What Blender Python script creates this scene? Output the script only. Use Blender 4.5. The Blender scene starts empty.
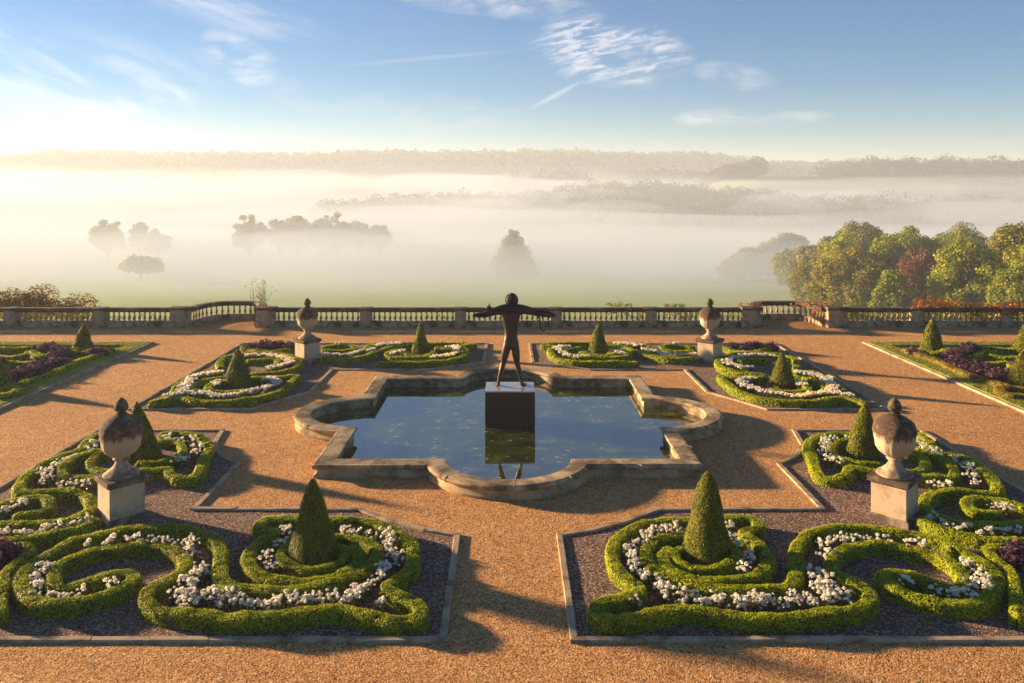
import bpy, bmesh, math, random
import numpy as np
from mathutils import Vector, Matrix
random.seed(7); RNG = np.random.default_rng(11)
R = math.radians
SC = bpy.context.scene
COL = SC.collection
# ------------------------------------------------------------------ site measures (metres)
EYE = 7.2                 # camera height above the terrace gravel
POOL_Y = 24.6             # centre of the pool
SUN_EL, SUN_DIR = 9.8, (-0.918, 0.397)   # towards the sun, on the ground
HEDGE_LINES = {
 'near': [
  [(-3.17,15.57),(-2.99,15.4),(-2.84,15.17),(-2.82,14.91),(-2.91,14.63),(-3.12,14.37),(-3.56,14.23),(-4.04,14.25),(-4.53,14.46),(-4.83,14.85),(-4.96,15.28),(-4.91,15.77),(-4.79,16.25),(-4.89,16.33),(-5.07,16.33),(-5.21,16.61),(-5.13,16.93),(-4.8,16.93),(-4.33,16.88),(-3.71,16.81),(-3.27,16.85),(-2.73,16.65),(-2.24,16.23),(-1.9,15.68),(-1.79,15.17),(-1.82,14.65),(-2.01,14.23),(-2.16,13.98),(-1.89,13.71),(-1.59,13.52),(-1.44,13.22),(-1.47,13.02),(-1.74,12.94),(-2.04,12.98),(-2.42,13.14),(-2.89,13.3),(-3.3,13.19),(-3.71,13.1),(-4.12,13.02),(-4.54,13.0),(-4.89,13.1),(-5.29,13.15),(-5.71,13.22),(-6.0,13.39),(-6.21,13.66),(-6.26,14.0),(-6.08,14.27),(-5.94,14.54),(-6.02,14.9),(-6.36,15.34),(-6.74,15.59),(-7.24,15.69),(-7.72,15.54),(-8.07,15.34),(-8.29,15.0),(-8.3,14.63),(-8.12,14.23),(-7.83,13.95),(-7.62,14.09),(-7.38,14.34),(-7.13,14.52),(-6.89,14.51),(-6.71,14.27),(-6.82,13.9),(-7.09,13.63),(-7.41,13.48),(-7.87,13.46),(-8.36,13.78),(-8.74,14.27),(-8.87,14.72),(-8.79,15.34),(-8.6,15.91),(-8.06,16.23),(-7.49,16.44),(-6.83,16.48),(-6.26,16.26),(-5.82,15.85),(-5.5,15.29),(-5.29,14.63),(-5.1,14.23),(-4.85,13.98),(-4.61,13.99),(-4.12,13.89),(-3.67,13.94),(-3.3,14.11),(-2.92,14.35),(-2.64,14.63),(-2.51,14.98),(-2.53,15.4),(-2.72,15.74),(-3.05,15.98),(-3.38,16.07),(-3.66,16.1)],
  [(-3.36,15.6),(-3.16,15.37),(-3.11,15.01),(-3.3,14.77),(-3.67,14.69),(-4.03,14.83),(-4.32,15.15),(-4.39,15.51),(-4.28,15.77)],
  [(-10.22,15.39),(-9.88,15.49),(-9.66,15.57),(-9.43,15.59),(-9.24,15.37),(-9.18,15.05),(-9.19,14.81),(-9.13,14.45),(-8.72,13.7),(-8.35,13.09)],
 ],
 'mid': [
  [(-9.97,22.68),(-9.34,22.8),(-8.57,22.36),(-8.09,21.56),(-7.93,20.77),(-7.68,19.87),(-7.63,19.43),(-7.89,19.25),(-8.31,19.56),(-8.57,19.98),(-8.96,19.8),(-9.61,19.65),(-10.23,19.83),(-10.64,20.31),(-10.82,20.92),(-10.69,21.28)],
  [(-9.52,20.29),(-8.97,20.41),(-8.62,20.85),(-8.75,21.49),(-9.23,22.08),(-9.75,22.17)],
  [(-11.77,22.9),(-11.69,22.17),(-11.46,21.34),(-11.71,20.96),(-11.87,20.41),(-11.79,19.65),(-11.63,19.03),(-11.31,18.44),(-10.92,18.36),(-10.44,18.47),(-9.89,18.36),(-9.4,17.94),(-9.12,17.4),(-9.19,16.96),(-9.54,16.69),(-10.05,16.61),(-10.63,16.66),(-11.13,16.75),(-11.7,17.02)],
  [(-10.82,21.41),(-11.14,21.06),(-11.29,20.57),(-11.16,19.98),(-10.76,19.32),(-10.45,19.39),(-9.96,19.32),(-9.52,19.47)],
  [(-8.71,16.96),(-8.86,16.45),(-9.23,16.14),(-9.63,15.93),(-10.12,15.86),(-10.65,15.87)],
  [(-11.51,17.23),(-11.25,17.64),(-10.97,17.94),(-10.63,18.06),(-10.26,17.82),(-10.1,17.4),(-10.33,17.18),(-10.64,17.12)],
 ],
 'farside': [
  [(-9.61,29.57),(-8.96,29.57),(-8.3,29.57),(-7.9,29.81),(-7.88,28.67),(-7.92,27.72),(-8.22,26.93),(-8.73,26.48),(-9.43,26.23),(-10.23,26.3),(-11.02,26.68),(-11.5,26.43),(-11.69,25.94)],
  [(-11.53,27.45),(-11.77,28.33),(-11.79,29.5),(-11.59,30.39),(-10.98,30.55)],
  [(-10.54,29.75),(-11.02,29.26),(-11.25,28.67),(-11.03,27.77),(-10.37,27.19),(-9.5,26.98)],
  [(-9.03,27.77),(-9.66,27.45),(-10.34,27.64),(-10.61,28.19),(-10.51,28.84),(-10.21,29.2)],
  [(-11.22,31.12),(-11.66,32.18),(-11.74,33.12),(-11.31,33.79),(-10.56,34.03),(-9.69,33.91),(-8.9,33.12),(-8.45,32.18),(-8.38,31.19),(-8.73,30.55),(-9.22,30.19),(-9.75,30.0)],
  [(-10.71,32.48),(-10.16,32.74),(-9.48,32.62),(-9.23,31.75),(-9.2,31.12)],
  [(-11.92,35.61),(-10.65,34.32),(-9.84,34.45),(-9.51,35.39)],
 ],
 'fartop': [
  [(-5.27,32.06),(-4.47,32.21),(-3.28,32.21),(-2.36,32.58),(-1.89,33.38),(-1.82,34.48),(-2.09,35.34),(-1.54,35.78),(-2.27,36.15),(-3.33,36.15),(-4.39,36.15),(-5.46,36.15),(-6.15,35.83),(-6.21,34.9)],
  [(-7.76,33.11),(-7.12,32.81),(-6.49,32.88),(-5.96,33.5),(-5.6,34.31),(-5.15,35.25),(-4.34,35.69)],
  [(-8.26,35.25),(-7.57,35.69),(-6.92,35.47),(-6.75,34.82),(-7.3,34.4),(-8.06,34.4)],
  [(-4.65,34.73),(-5.08,34.23),(-5.0,33.38),(-4.35,33.11),(-3.37,33.11),(-2.6,33.58),(-2.27,34.19),(-2.69,34.82),(-3.24,35.16)],
  [(-4.34,34.31),(-4.43,33.74),(-3.9,33.42),(-3.27,33.74),(-3.16,34.31)],
 ],
 'side': [
  [(-17.4,35.06),(-17.4,34.42),(-17.43,33.51),(-17.51,32.73),(-17.52,32.09),(-17.43,31.29),(-17.39,30.41),(-17.46,29.58),(-17.59,28.9),(-17.82,28.26),(-18.23,27.94)],
  [(-18.07,34.74),(-18.25,34.11),(-18.71,34.27),(-19.06,34.9),(-18.94,35.16)],
  [(-19.33,33.81),(-19.5,33.36),(-20.26,34.11),(-20.82,34.42)],
  [(-20.39,33.81),(-20.46,33.21),(-20.91,33.07),(-21.46,33.07)],
  [(-18.86,31.95),(-19.58,32.09),(-20.12,32.09),(-19.76,31.16),(-19.78,30.66)],
  [(-17.61,27.14),(-17.11,27.14),(-17.01,27.54),(-17.32,28.05),(-17.78,28.19)],
  [(-22.75,35.06),(-21.88,34.9),(-21.33,35.06),(-20.62,35.16)],
 ],
}
FLOWER_LINES = {
 'near': [
  ([(-3.57,16.46),(-3.17,16.33),(-2.64,16.1),(-2.37,15.72),(-2.2,15.34),(-2.19,14.91),(-2.24,14.49),(-2.41,14.25)],0.1,30),
  ([(-2.43,14.2),(-2.6,13.86),(-2.88,13.68),(-3.27,13.62),(-3.61,13.55),(-4.19,13.52),(-4.63,13.52)],0.13,40),
  ([(-2.22,13.54),(-2.13,13.5)],0.06,3),
  ([(-4.61,15.31),(-4.53,14.96),(-4.22,14.65)],0.07,6),
  ([(-4.54,15.57),(-4.44,16.04),(-4.72,16.68)],0.05,5),
  ([(-8.29,15.67),(-8.02,15.67),(-7.7,15.88),(-7.45,15.95),(-7.11,15.91),(-6.87,15.91),(-6.48,15.85),(-6.19,15.78),(-6.15,15.44),(-5.97,15.05)],0.09,24),
  ([(-5.66,14.76),(-5.62,14.27),(-5.67,13.98),(-5.41,13.94),(-5.74,13.66),(-5.28,13.62),(-5.03,13.7),(-4.64,13.5)],0.14,40),
  ([(-8.53,15.0),(-8.56,14.63),(-8.38,14.19),(-8.3,13.98),(-8.04,13.82),(-7.73,13.7),(-7.57,13.78),(-7.41,13.78)],0.1,20),
  ([(-7.09,14.15),(-7.04,14.14)],0.03,1),
 ],
 'mid': [
  ([(-9.9,22.53),(-9.15,22.31),(-8.57,21.78),(-8.34,21.13),(-8.34,20.51),(-8.63,20.41)],0.1,20),
  ([(-11.37,22.13),(-11.23,21.23),(-11.43,20.71),(-11.56,20.21),(-11.32,19.47),(-11.08,18.94)],0.12,28),
  ([(-10.62,18.91),(-10.25,18.91),(-9.82,18.8)],0.06,6),
  ([(-8.89,17.02),(-9.08,16.75),(-9.39,16.43),(-9.82,16.24),(-10.4,16.3),(-10.72,16.3)],0.08,22),
  ([(-10.69,17.67),(-10.84,17.45),(-11.01,17.35)],0.07,5),
 ],
 'farside': [
  ([(-10.88,30.29),(-11.36,29.97),(-11.63,29.35),(-11.44,28.19),(-11.16,27.24),(-11.57,26.73)],0.15,50),
  ([(-11.12,27.24),(-10.4,27.11),(-9.62,26.78),(-9.08,27.11),(-8.6,27.72),(-8.35,28.47),(-8.63,29.2),(-9.06,29.2)],0.14,60),
  ([(-10.4,28.19),(-10.58,28.84)],0.1,6),
  ([(-10.99,33.31),(-10.2,33.39),(-9.41,32.93),(-8.8,32.18),(-8.94,31.29),(-9.45,30.95)],0.14,40),
 ],
 'fartop': [
  ([(-5.85,35.34),(-5.4,35.78),(-4.79,35.78)],0.2,24),
  ([(-7.87,33.58),(-6.84,33.38),(-6.25,34.19),(-5.84,34.73)],0.12,20),
  ([(-4.82,33.58),(-4.6,34.4)],0.12,8),
  ([(-2.71,35.03),(-2.34,35.25),(-2.16,34.4),(-2.57,33.27),(-3.28,33.0)],0.16,22),
  ([(-7.71,35.92),(-7.42,35.78)],0.1,6),
 ],
}
PURPLE_LINES = {
 'farside': [
  ([(-11.57,34.96),(-11.05,35.61),(-10.22,35.17),(-9.62,35.48)],0.3,16),
 ],
 'side': [
  ([(-20.85,35.22),(-19.83,34.58),(-18.5,33.21)],0.35,18),
  ([(-18.03,32.36),(-18.29,31.69),(-18.35,30.91),(-18.38,29.93),(-18.54,29.58)],0.4,34),
  ([(-17.63,33.66),(-17.48,34.33)],0.2,6),
  ([(-20.44,31.69),(-20.21,31.69)],0.2,4),
 ],
 'near': [
  ([(-9.79,15.14),(-9.63,15.24)],0.12,4),
 ],
}

# ------------------------------------------------------------------ helpers
def tag(o, label=None, cat=None, group=None, kind=None):
    if label: o['label'] = label
    if cat: o['category'] = cat
    if group: o['group'] = group
    if kind: o['kind'] = kind
    return o

def link(name, me, mat=None, parent=None):
    o = bpy.data.objects.new(name, me); COL.objects.link(o)
    if mat is not None and me is not None and not me.materials: me.materials.append(mat)
    if parent is not None: o.parent = parent
    return o

def empty(name, loc=(0, 0, 0), rz=0, parent=None):
    o = bpy.data.objects.new(name, None); COL.objects.link(o)
    o.location = loc; o.rotation_euler = (0, 0, rz)
    if parent is not None: o.parent = parent
    return o

def kids(o): return [c for c in bpy.data.objects if c.parent is o]

def copy_tree(o, parent=None):
    c = o.copy(); COL.objects.link(c)
    if parent is not None: c.parent = parent
    for k in ('label',):
        if parent is None and k in c: del c[k]
    for ch in list(o.children): copy_tree(ch, c)
    return c

def np_mesh(name, V, Fc, smooth=False):
    """V (n,3), Fc (m,k) constant face size, or list of such arrays"""
    me = bpy.data.meshes.new(name)
    if not isinstance(Fc, (list, tuple)): Fc = [Fc]
    Fc = [np.asarray(f, dtype=np.int32) for f in Fc if len(f)]
    V = np.asarray(V, dtype=np.float32)
    me.vertices.add(len(V)); me.vertices.foreach_set('co', V.ravel())
    loops = np.concatenate([f.ravel() for f in Fc])
    tot = np.concatenate([np.full(len(f), f.shape[1], dtype=np.int32) for f in Fc])
    start = np.concatenate([[0], np.cumsum(tot)[:-1]]).astype(np.int32)
    me.loops.add(len(loops)); me.loops.foreach_set('vertex_index', loops)
    me.polygons.add(len(tot)); me.polygons.foreach_set('loop_start', start); me.polygons.foreach_set('loop_total', tot)
    me.update(calc_edges=True)
    me.polygons.foreach_set('use_smooth', np.full(len(tot), bool(smooth)))
    return me

class MB:
    """collects simple solids into one bmesh"""
    def __init__(s): s.b = bmesh.new()
    def box(s, x0, x1, y0, y1, z0, z1, bev=0.0):
        m = Matrix.Translation(((x0+x1)/2, (y0+y1)/2, (z0+z1)/2)) @ Matrix.Diagonal((x1-x0, y1-y0, z1-z0, 1))
        r = bmesh.ops.create_cube(s.b, size=1, matrix=m)
        if bev:
            es = list({e for v in r['verts'] for e in v.link_edges})
            bmesh.ops.bevel(s.b, geom=es, offset=bev, segments=2, affect='EDGES', profile=0.6)
        return s
    def lathe(s, prof, seg=24, cx=0, cy=0, sq=False):
        rings = []
        for r, z in prof:
            ring = []
            for i in range(seg):
                a = 2*math.pi*i/seg + (math.pi/4 if sq else 0)
                rr = r*(math.sqrt(2) if sq else 1)
                ring.append(s.b.verts.new((cx+rr*math.cos(a), cy+rr*math.sin(a), z)))
            rings.append(ring)
        for a, b in zip(rings, rings[1:]):
            for i in range(seg): s.b.faces.new((a[i], a[(i+1) % seg], b[(i+1) % seg], b[i]))
        s.b.faces.new(rings[-1]); s.b.faces.new(rings[0][::-1])
        return s
    def tube(s, pts, rad, seg=8):
        pts = [Vector(p) for p in pts]; rings = []
        for i, p in enumerate(pts):
            d = (pts[min(i+1, len(pts)-1)] - pts[max(i-1, 0)]).normalized()
            q = d.to_track_quat('Z', 'Y'); r = rad[i] if isinstance(rad, (list, tuple)) else rad
            rings.append([s.b.verts.new(p + q @ Vector((r*math.cos(2*math.pi*k/seg), r*math.sin(2*math.pi*k/seg), 0))) for k in range(seg)])
        for a, b in zip(rings, rings[1:]):
            for i in range(seg): s.b.faces.new((a[i], a[(i+1) % seg], b[(i+1) % seg], b[i]))
        s.b.faces.new(rings[-1]); s.b.faces.new(rings[0][::-1])
        return s
    def mesh(s, name, smooth=None):
        bmesh.ops.recalc_face_normals(s.b, faces=s.b.faces[:])
        me = bpy.data.meshes.new(name); s.b.to_mesh(me); s.b.free()
        if smooth is not None:
            me.polygons.foreach_set('use_smooth', np.ones(len(me.polygons), dtype=bool))
            me.set_sharp_from_angle(angle=R(smooth))
        return me
    def build(s, name, mat, parent=None, smooth=None): return link(name, s.mesh(name, smooth), mat, parent)

def catmull(P, step):
    P = np.array(P, float); out = []
    Q = np.vstack([2*P[0]-P[1], P, 2*P[-1]-P[-2]])
    for i in range(1, len(Q)-2):
        n = max(2, int(np.linalg.norm(Q[i+1]-Q[i])/0.04))
        t = np.linspace(0, 1, n, endpoint=False)[:, None]
        out.append(0.5*((2*Q[i])+(-Q[i-1]+Q[i+1])*t+(2*Q[i-1]-5*Q[i]+4*Q[i+1]-Q[i+2])*t**2+(-Q[i-1]+3*Q[i]-3*Q[i+1]+Q[i+2])*t**3))
    out.append(P[-1:]); C_ = np.vstack(out)
    s = np.concatenate([[0], np.cumsum(np.linalg.norm(np.diff(C_, axis=0), axis=1))])
    n = max(3, int(s[-1]/step)+1); u = np.linspace(0, s[-1], n)
    C_ = np.column_stack([np.interp(u, s, C_[:, k]) for k in range(C_.shape[1])])
    for _ in range(2): C_[1:-1] = 0.25*C_[:-2]+0.5*C_[1:-1]+0.25*C_[2:]
    return C_, u

# ------------------------------------------------------------------ materials
def nodes(name):
    m = bpy.data.materials.new(name); m.use_nodes = True
    nt = m.node_tree; nt.nodes.clear()
    out = nt.nodes.new('ShaderNodeOutputMaterial')
    return m, nt, out
def N(nt, typ, **kw):
    n = nt.nodes.new('ShaderNode'+typ)
    for k, v in kw.items():
        if k in n.inputs: n.inputs[k].default_value = v
        else: setattr(n, k, v)
    return n
def ramp(nt, fac, stops, interp='LINEAR'):
    n = nt.nodes.new('ShaderNodeValToRGB'); cr = n.color_ramp; cr.interpolation = interp
    while len(cr.elements) < len(stops): cr.elements.new(0.5)
    for e, (p, c) in zip(cr.elements, stops):
        e.position = p; e.color = (*c, 1) if len(c) == 3 else c
    nt.links.new(fac, n.inputs[0]); return n.outputs[0]
def tex(nt, kind, scale, coord='Object', vec=None, **kw):
    tc = nt.nodes.new('ShaderNodeTexCoord'); n = N(nt, kind, **kw); n.inputs['Scale'].default_value = scale
    src = tc.outputs[coord]
    if vec is not None:
        mp = nt.nodes.new('ShaderNodeMapping'); mp.inputs['Scale'].default_value = vec
        nt.links.new(src, mp.inputs[0]); src = mp.outputs[0]
    nt.links.new(src, n.inputs['Vector']); return n
def mixc(nt, fac, a, b, mode='MIX'):
    n = nt.nodes.new('ShaderNodeMix'); n.data_type = 'RGBA'; n.blend_type = mode
    for sock, v in ((n.inputs[0], fac), (n.inputs[6], a), (n.inputs[7], b)):
        if isinstance(v, (int, float)): sock.default_value = v
        elif isinstance(v, tuple): sock.default_value = (*v, 1)
        else: nt.links.new(v, sock)
    return n.outputs[2]
def principled(nt, out, col, rough=0.9, spec=0.3, bump=None, bstr=0.5, bdist=0.01, **kw):
    p = nt.nodes.new('ShaderNodeBsdfPrincipled')
    if isinstance(col, tuple): p.inputs['Base Color'].default_value = (*col, 1)
    else: nt.links.new(col, p.inputs['Base Color'])
    p.inputs['Roughness'].default_value = rough; p.inputs['Specular IOR Level'].default_value = spec
    for k, v in kw.items(): p.inputs[k].default_value = v
    if bump is not None:
        b = nt.nodes.new('ShaderNodeBump'); b.inputs['Strength'].default_value = bstr; b.inputs['Distance'].default_value = bdist
        nt.links.new(bump, b.inputs['Height']); nt.links.new(b.outputs[0], p.inputs['Normal'])
    nt.links.new(p.outputs[0], out.inputs[0]); return p

def mat_gravel(name, cols, scale, big, bd, tint):
    m, nt, out = nodes(name)
    v = tex(nt, 'TexVoronoi', scale); v2 = tex(nt, 'TexVoronoi', scale*2.3)
    c = ramp(nt, N_sep(nt, v.outputs['Color']), cols, 'LINEAR')
    n = tex(nt, 'TexNoise', big, Detail=6.0, Roughness=0.6)
    c = mixc(nt, 0.55, c, ramp(nt, n.outputs[0], [(0.32, tint[0]), (0.5, tint[1]), (0.7, tint[2])]), 'MULTIPLY')
    n4 = tex(nt, 'TexNoise', 0.28, Detail=3.0)
    c = mixc(nt, 0.35, c, ramp(nt, n4.outputs[0], [(0.35, (0.75, 0.72, 0.7)), (0.65, (1, 1, 1))]), 'MULTIPLY')
    n5 = tex(nt, 'TexNoise', 5.0, Detail=4.0, Roughness=0.65, Distortion=1.2)
    c = mixc(nt, 0.5, c, ramp(nt, n5.outputs[0], [(0.34, (0.60, 0.54, 0.50)), (0.5, (0.98, 0.97, 0.96)), (0.66, (1.15, 1.13, 1.08))]), 'MULTIPLY')
    n3 = tex(nt, 'TexNoise', scale*0.42, Detail=5.0, Roughness=0.7)
    add = N(nt, 'Math', operation='MULTIPLY_ADD'); nt.links.new(v.outputs['Distance'], add.inputs[0]); add.inputs[1].default_value = -0.8; nt.links.new(n3.outputs[0], add.inputs[2])
    add2 = N(nt, 'Math', operation='MULTIPLY_ADD'); nt.links.new(v2.outputs['Distance'], add2.inputs[0]); add2.inputs[1].default_value = -0.35; nt.links.new(add.outputs[0], add2.inputs[2])
    add3 = N(nt, 'Math', operation='MULTIPLY_ADD'); nt.links.new(n5.outputs[0], add3.inputs[0]); add3.inputs[1].default_value = 2.6; nt.links.new(add2.outputs[0], add3.inputs[2]); add2 = add3
    principled(nt, out, c, 0.95, 0.15, add2.outputs[0], 1.0, bd)
    return m
def N_sep(nt, col):
    s = nt.nodes.new('ShaderNodeSeparateColor'); nt.links.new(col, s.inputs[0]); return s.outputs[0]

def mat_stone(name, c0, c1, stain, amt=0.5, scale=3.0):
    m, nt, out = nodes(name)
    n = tex(nt, 'TexNoise', scale, Detail=8.0, Roughness=0.65); f = tex(nt, 'TexNoise', scale*22, Detail=4.0, Roughness=0.7)
    c = mixc(nt, n.outputs[0], c0, c1)
    s = tex(nt, 'TexNoise', scale*0.7, Detail=7.0, Roughness=0.72, Distortion=0.4)
    lo = 0.62-amt*0.35
    c = mixc(nt, ramp(nt, s.outputs[0], [(lo, (0, 0, 0)), (lo+0.16, (1, 1, 1))]), c, stain)
    c = mixc(nt, 0.5, c, ramp(nt, f.outputs[0], [(0.3, (0.55, 0.55, 0.52)), (0.65, (1.0, 1.0, 1.0))]), 'MULTIPLY')
    principled(nt, out, c, 0.9, 0.2, f.outputs[0], 0.5, 0.012); return m

def mat_leaf(name, stops, trans=0.35, tcol=(1.0, 1.0, 0.5), rough=0.6, scale=1.3, patch=None):
    m, nt, out = nodes(name)
    g = nt.nodes.new('ShaderNodeNewGeometry')
    c = ramp(nt, g.outputs['Random Per Island'], stops)
    n = tex(nt, 'TexNoise', scale, Detail=4.0, Roughness=0.6)
    c = mixc(nt, 0.7, c, ramp(nt, n.outputs[0], [(0.3, (0.55, 0.65, 0.55)), (0.5, (0.95, 0.95, 0.95)), (0.68, (1.4, 1.2, 0.8))]), 'MULTIPLY')
    if patch:
        n2 = tex(nt, 'TexNoise', scale*0.8, Detail=5.0, Roughness=0.7)
        c = mixc(nt, ramp(nt, n2.outputs[0], [(0.58, (0, 0, 0)), (0.72, (0.7, 0.7, 0.7))]), c, patch)
    p = nt.nodes.new('ShaderNodeBsdfPrincipled'); nt.links.new(c, p.inputs['Base Color'])
    p.inputs['Roughness'].default_value = rough; p.inputs['Specular IOR Level'].default_value = 0.25
    t = nt.nodes.new('ShaderNodeBsdfTranslucent'); nt.links.new(mixc(nt, 1.0, c, tcol, 'MULTIPLY'), t.inputs[0])
    mx = nt.nodes.new('ShaderNodeMixShader'); mx.inputs[0].default_value = trans
    nt.links.new(p.outputs[0], mx.inputs[1]); nt.links.new(t.outputs[0], mx.inputs[2]); nt.links.new(mx.outputs[0], out.inputs[0])
    return m
def mat_plain(name, col, rough=0.8, spec=0.3, bs=None, **kw):
    m, nt, out = nodes(name)
    if bs:
        n = tex(nt, 'TexNoise', bs, Detail=5.0)
        c = mixc(nt, 0.6, col, ramp(nt, n.outputs[0], [(0.3, (0.5, 0.5, 0.5)), (0.7, (1.3, 1.3, 1.3))]), 'MULTIPLY')
        principled(nt, out, c, rough, spec, n.outputs[0], 0.4, 0.01, **kw)
    else: principled(nt, out, col, rough, spec, **kw)
    return m

M = {}
M['path'] = mat_gravel('orange_gravel', [(0.0, (0.20, 0.075, 0.02)), (0.3, (0.60, 0.265, 0.075)), (0.7, (0.84, 0.42, 0.145)), (1.0, (0.97, 0.68, 0.36))], 46, 2.2, 0.035,
                       [(0.8, 0.77, 0.75), (0.98, 0.96, 0.95), (1.1, 1.08, 1.04)])
M['bed'] = mat_gravel('dark_gravel', [(0.0, (0.07, 0.038, 0.024)), (0.45, (0.20, 0.12, 0.08)), (0.78, (0.36, 0.23, 0.16)), (1.0, (0.80, 0.60, 0.46))], 42, 3.0, 0.035,
                      [(0.7, 0.68, 0.68), (0.95, 0.93, 0.92), (1.1, 1.06, 1.0)])
M['kerb'] = mat_stone('kerb_stone', (0.46, 0.32, 0.19), (0.60, 0.43, 0.27), (0.22, 0.15, 0.09), 0.45, 3.0)
M['coping'] = mat_stone('pool_sandstone', (0.50, 0.35, 0.19), (0.66, 0.48, 0.27), (0.16, 0.11, 0.06), 0.6, 1.6)
M['wallst'] = mat_stone('pool_wall_stone', (0.50, 0.34, 0.16), (0.62, 0.45, 0.24), (0.18, 0.12, 0.06), 0.4, 1.2)
M['plinth'] = mat_stone('pale_plinth_stone', (0.52, 0.38, 0.24), (0.64, 0.49, 0.33), (0.32, 0.22, 0.13), 0.45, 1.6)
M['plinthbase'] = mat_stone('stained_base_stone', (0.34, 0.26, 0.18), (0.44, 0.35, 0.25), (0.12, 0.09, 0.07), 0.6, 3.0)
M['cap'] = mat_stone('weathered_cap_stone', (0.30, 0.22, 0.14), (0.42, 0.31, 0.21), (0.10, 0.07, 0.05), 0.7, 3.0)
M['urn'] = mat_stone('pale_urn_stone', (0.48, 0.35, 0.22), (0.62, 0.48, 0.33), (0.22, 0.15, 0.085), 0.6, 4.5)
M['lid'] = mat_stone('blackened_urn_lid_stone', (0.24, 0.15, 0.09), (0.38, 0.26, 0.17), (0.09, 0.055, 0.035), 0.72, 5)
def mat_bowl():
    m, nt, out = nodes('urn_bowl_stone_with_dark_run_off')
    n = tex(nt, 'TexNoise', 4.5, Detail=8.0, Roughness=0.65); f = tex(nt, 'TexNoise', 60, Detail=4.0)
    c = mixc(nt, n.outputs[0], (0.48, 0.35, 0.22), (0.62, 0.48, 0.33))
    tc = nt.nodes.new('ShaderNodeTexCoord'); sp = nt.nodes.new('ShaderNodeSeparateXYZ'); nt.links.new(tc.outputs['Object'], sp.inputs[0])
    d = tex(nt, 'TexNoise', 7.0, Detail=5.0, Roughness=0.7, vec=(1, 1, 0.25))
    a = N(nt, 'Math', operation='MULTIPLY_ADD'); nt.links.new(d.outputs[0], a.inputs[0]); a.inputs[1].default_value = 0.75; nt.links.new(sp.outputs[2], a.inputs[2])
    c = mixc(nt, ramp(nt, a.outputs[0], [(0.0, (0, 0, 0)), (1.0, (0, 0, 0))]), c, c)
    mr = nt.nodes.new('ShaderNodeMapRange'); nt.links.new(a.outputs[0], mr.inputs[0]); mr.inputs[1].default_value = 1.17; mr.inputs[2].default_value = 1.27
    c = mixc(nt, mr.outputs[0], c, (0.17, 0.11, 0.07))
    c = mixc(nt, 0.5, c, ramp(nt, f.outputs[0], [(0.3, (0.55, 0.55, 0.52)), (0.65, (1.0, 1.0, 1.0))]), 'MULTIPLY')
    principled(nt, out, c, 0.9, 0.2, f.outputs[0], 0.5, 0.012); return m
M['bowl'] = mat_bowl()
M['finial'] = mat_stone('lichen_finial_stone', (0.16, 0.13, 0.06), (0.28, 0.22, 0.10), (0.06, 0.05, 0.03), 0.6, 6)
M['baluster'] = mat_stone('balustrade_stone', (0.46, 0.31, 0.17), (0.62, 0.43, 0.25), (0.12, 0.085, 0.055), 0.5, 2.0)
M['rail'] = mat_stone('dark_rail_stone', (0.24, 0.155, 0.09), (0.38, 0.25, 0.15), (0.06, 0.042, 0.03), 0.75, 1.5)
BOX = [(0.0, (0.17, 0.24, 0.002)), (0.4, (0.38, 0.46, 0.004)), (0.8, (0.58, 0.60, 0.008)), (1.0, (0.78, 0.70, 0.02))]
M['box'] = mat_leaf('box_leaves', BOX, 0.35, (1.1, 1.05, 0.4), 0.5, 1.7, (0.22, 0.085, 0.012))
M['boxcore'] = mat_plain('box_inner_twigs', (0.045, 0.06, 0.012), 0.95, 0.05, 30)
M['gold'] = mat_leaf('golden_box_leaves', [(0.0, (0.18, 0.14, 0.015)), (0.5, (0.36, 0.26, 0.025)), (1.0, (0.55, 0.38, 0.05))], 0.35, (1.1, 1.0, 0.5), 0.5, 1.7)
M['yew'] = mat_leaf('yew_leaves', [(0.0, (0.07, 0.09, 0.003)), (0.5, (0.19, 0.20, 0.006)), (1.0, (0.36, 0.31, 0.012))], 0.2, (1.1, 1.0, 0.5), 0.6, 2.6, (0.15, 0.06, 0.012))
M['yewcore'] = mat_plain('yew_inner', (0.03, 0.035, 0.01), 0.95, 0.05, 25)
M['petal'] = mat_leaf('white_petals', [(0.0, (0.82, 0.76, 0.62)), (0.2, (0.92, 0.87, 0.76)), (1.0, (0.95, 0.91, 0.84))], 0.5, (1, 0.96, 0.88), 0.5, 0.2)
M['petal'].node_tree.nodes  # petals keep a plain multiply
M['bronzeleaf'] = mat_leaf('bedding_leaves', [(0.0, (0.05, 0.05, 0.012)), (0.6, (0.10, 0.10, 0.02)), (1.0, (0.17, 0.13, 0.03))], 0.25, (1, 1, 0.6), 0.45, 3)
M['yolk'] = mat_plain('flower_centre', (0.75, 0.42, 0.04), 0.7)
M['purple'] = mat_leaf('purple_leaves', [(0.0, (0.035, 0.012, 0.022)), (0.5, (0.09, 0.035, 0.06)), (1.0, (0.20, 0.10, 0.14))], 0.25, (1, 0.7, 0.8), 0.85, 3)
M['grassblade'] = mat_leaf('lawn_blades', [(0.0, (0.24, 0.27, 0.02)), (1.0, (0.46, 0.44, 0.06))], 0.35, (1.1, 1.05, 0.4), 0.6, 2)
M['bronze'] = mat_plain('dark_bronze', (0.055, 0.036, 0.026), 0.45, 0.4, 9, Metallic=0.5)
M['bronze2'] = mat_plain('darker_bronze', (0.03, 0.022, 0.018), 0.4, 0.4, 12, Metallic=0.5)
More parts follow.
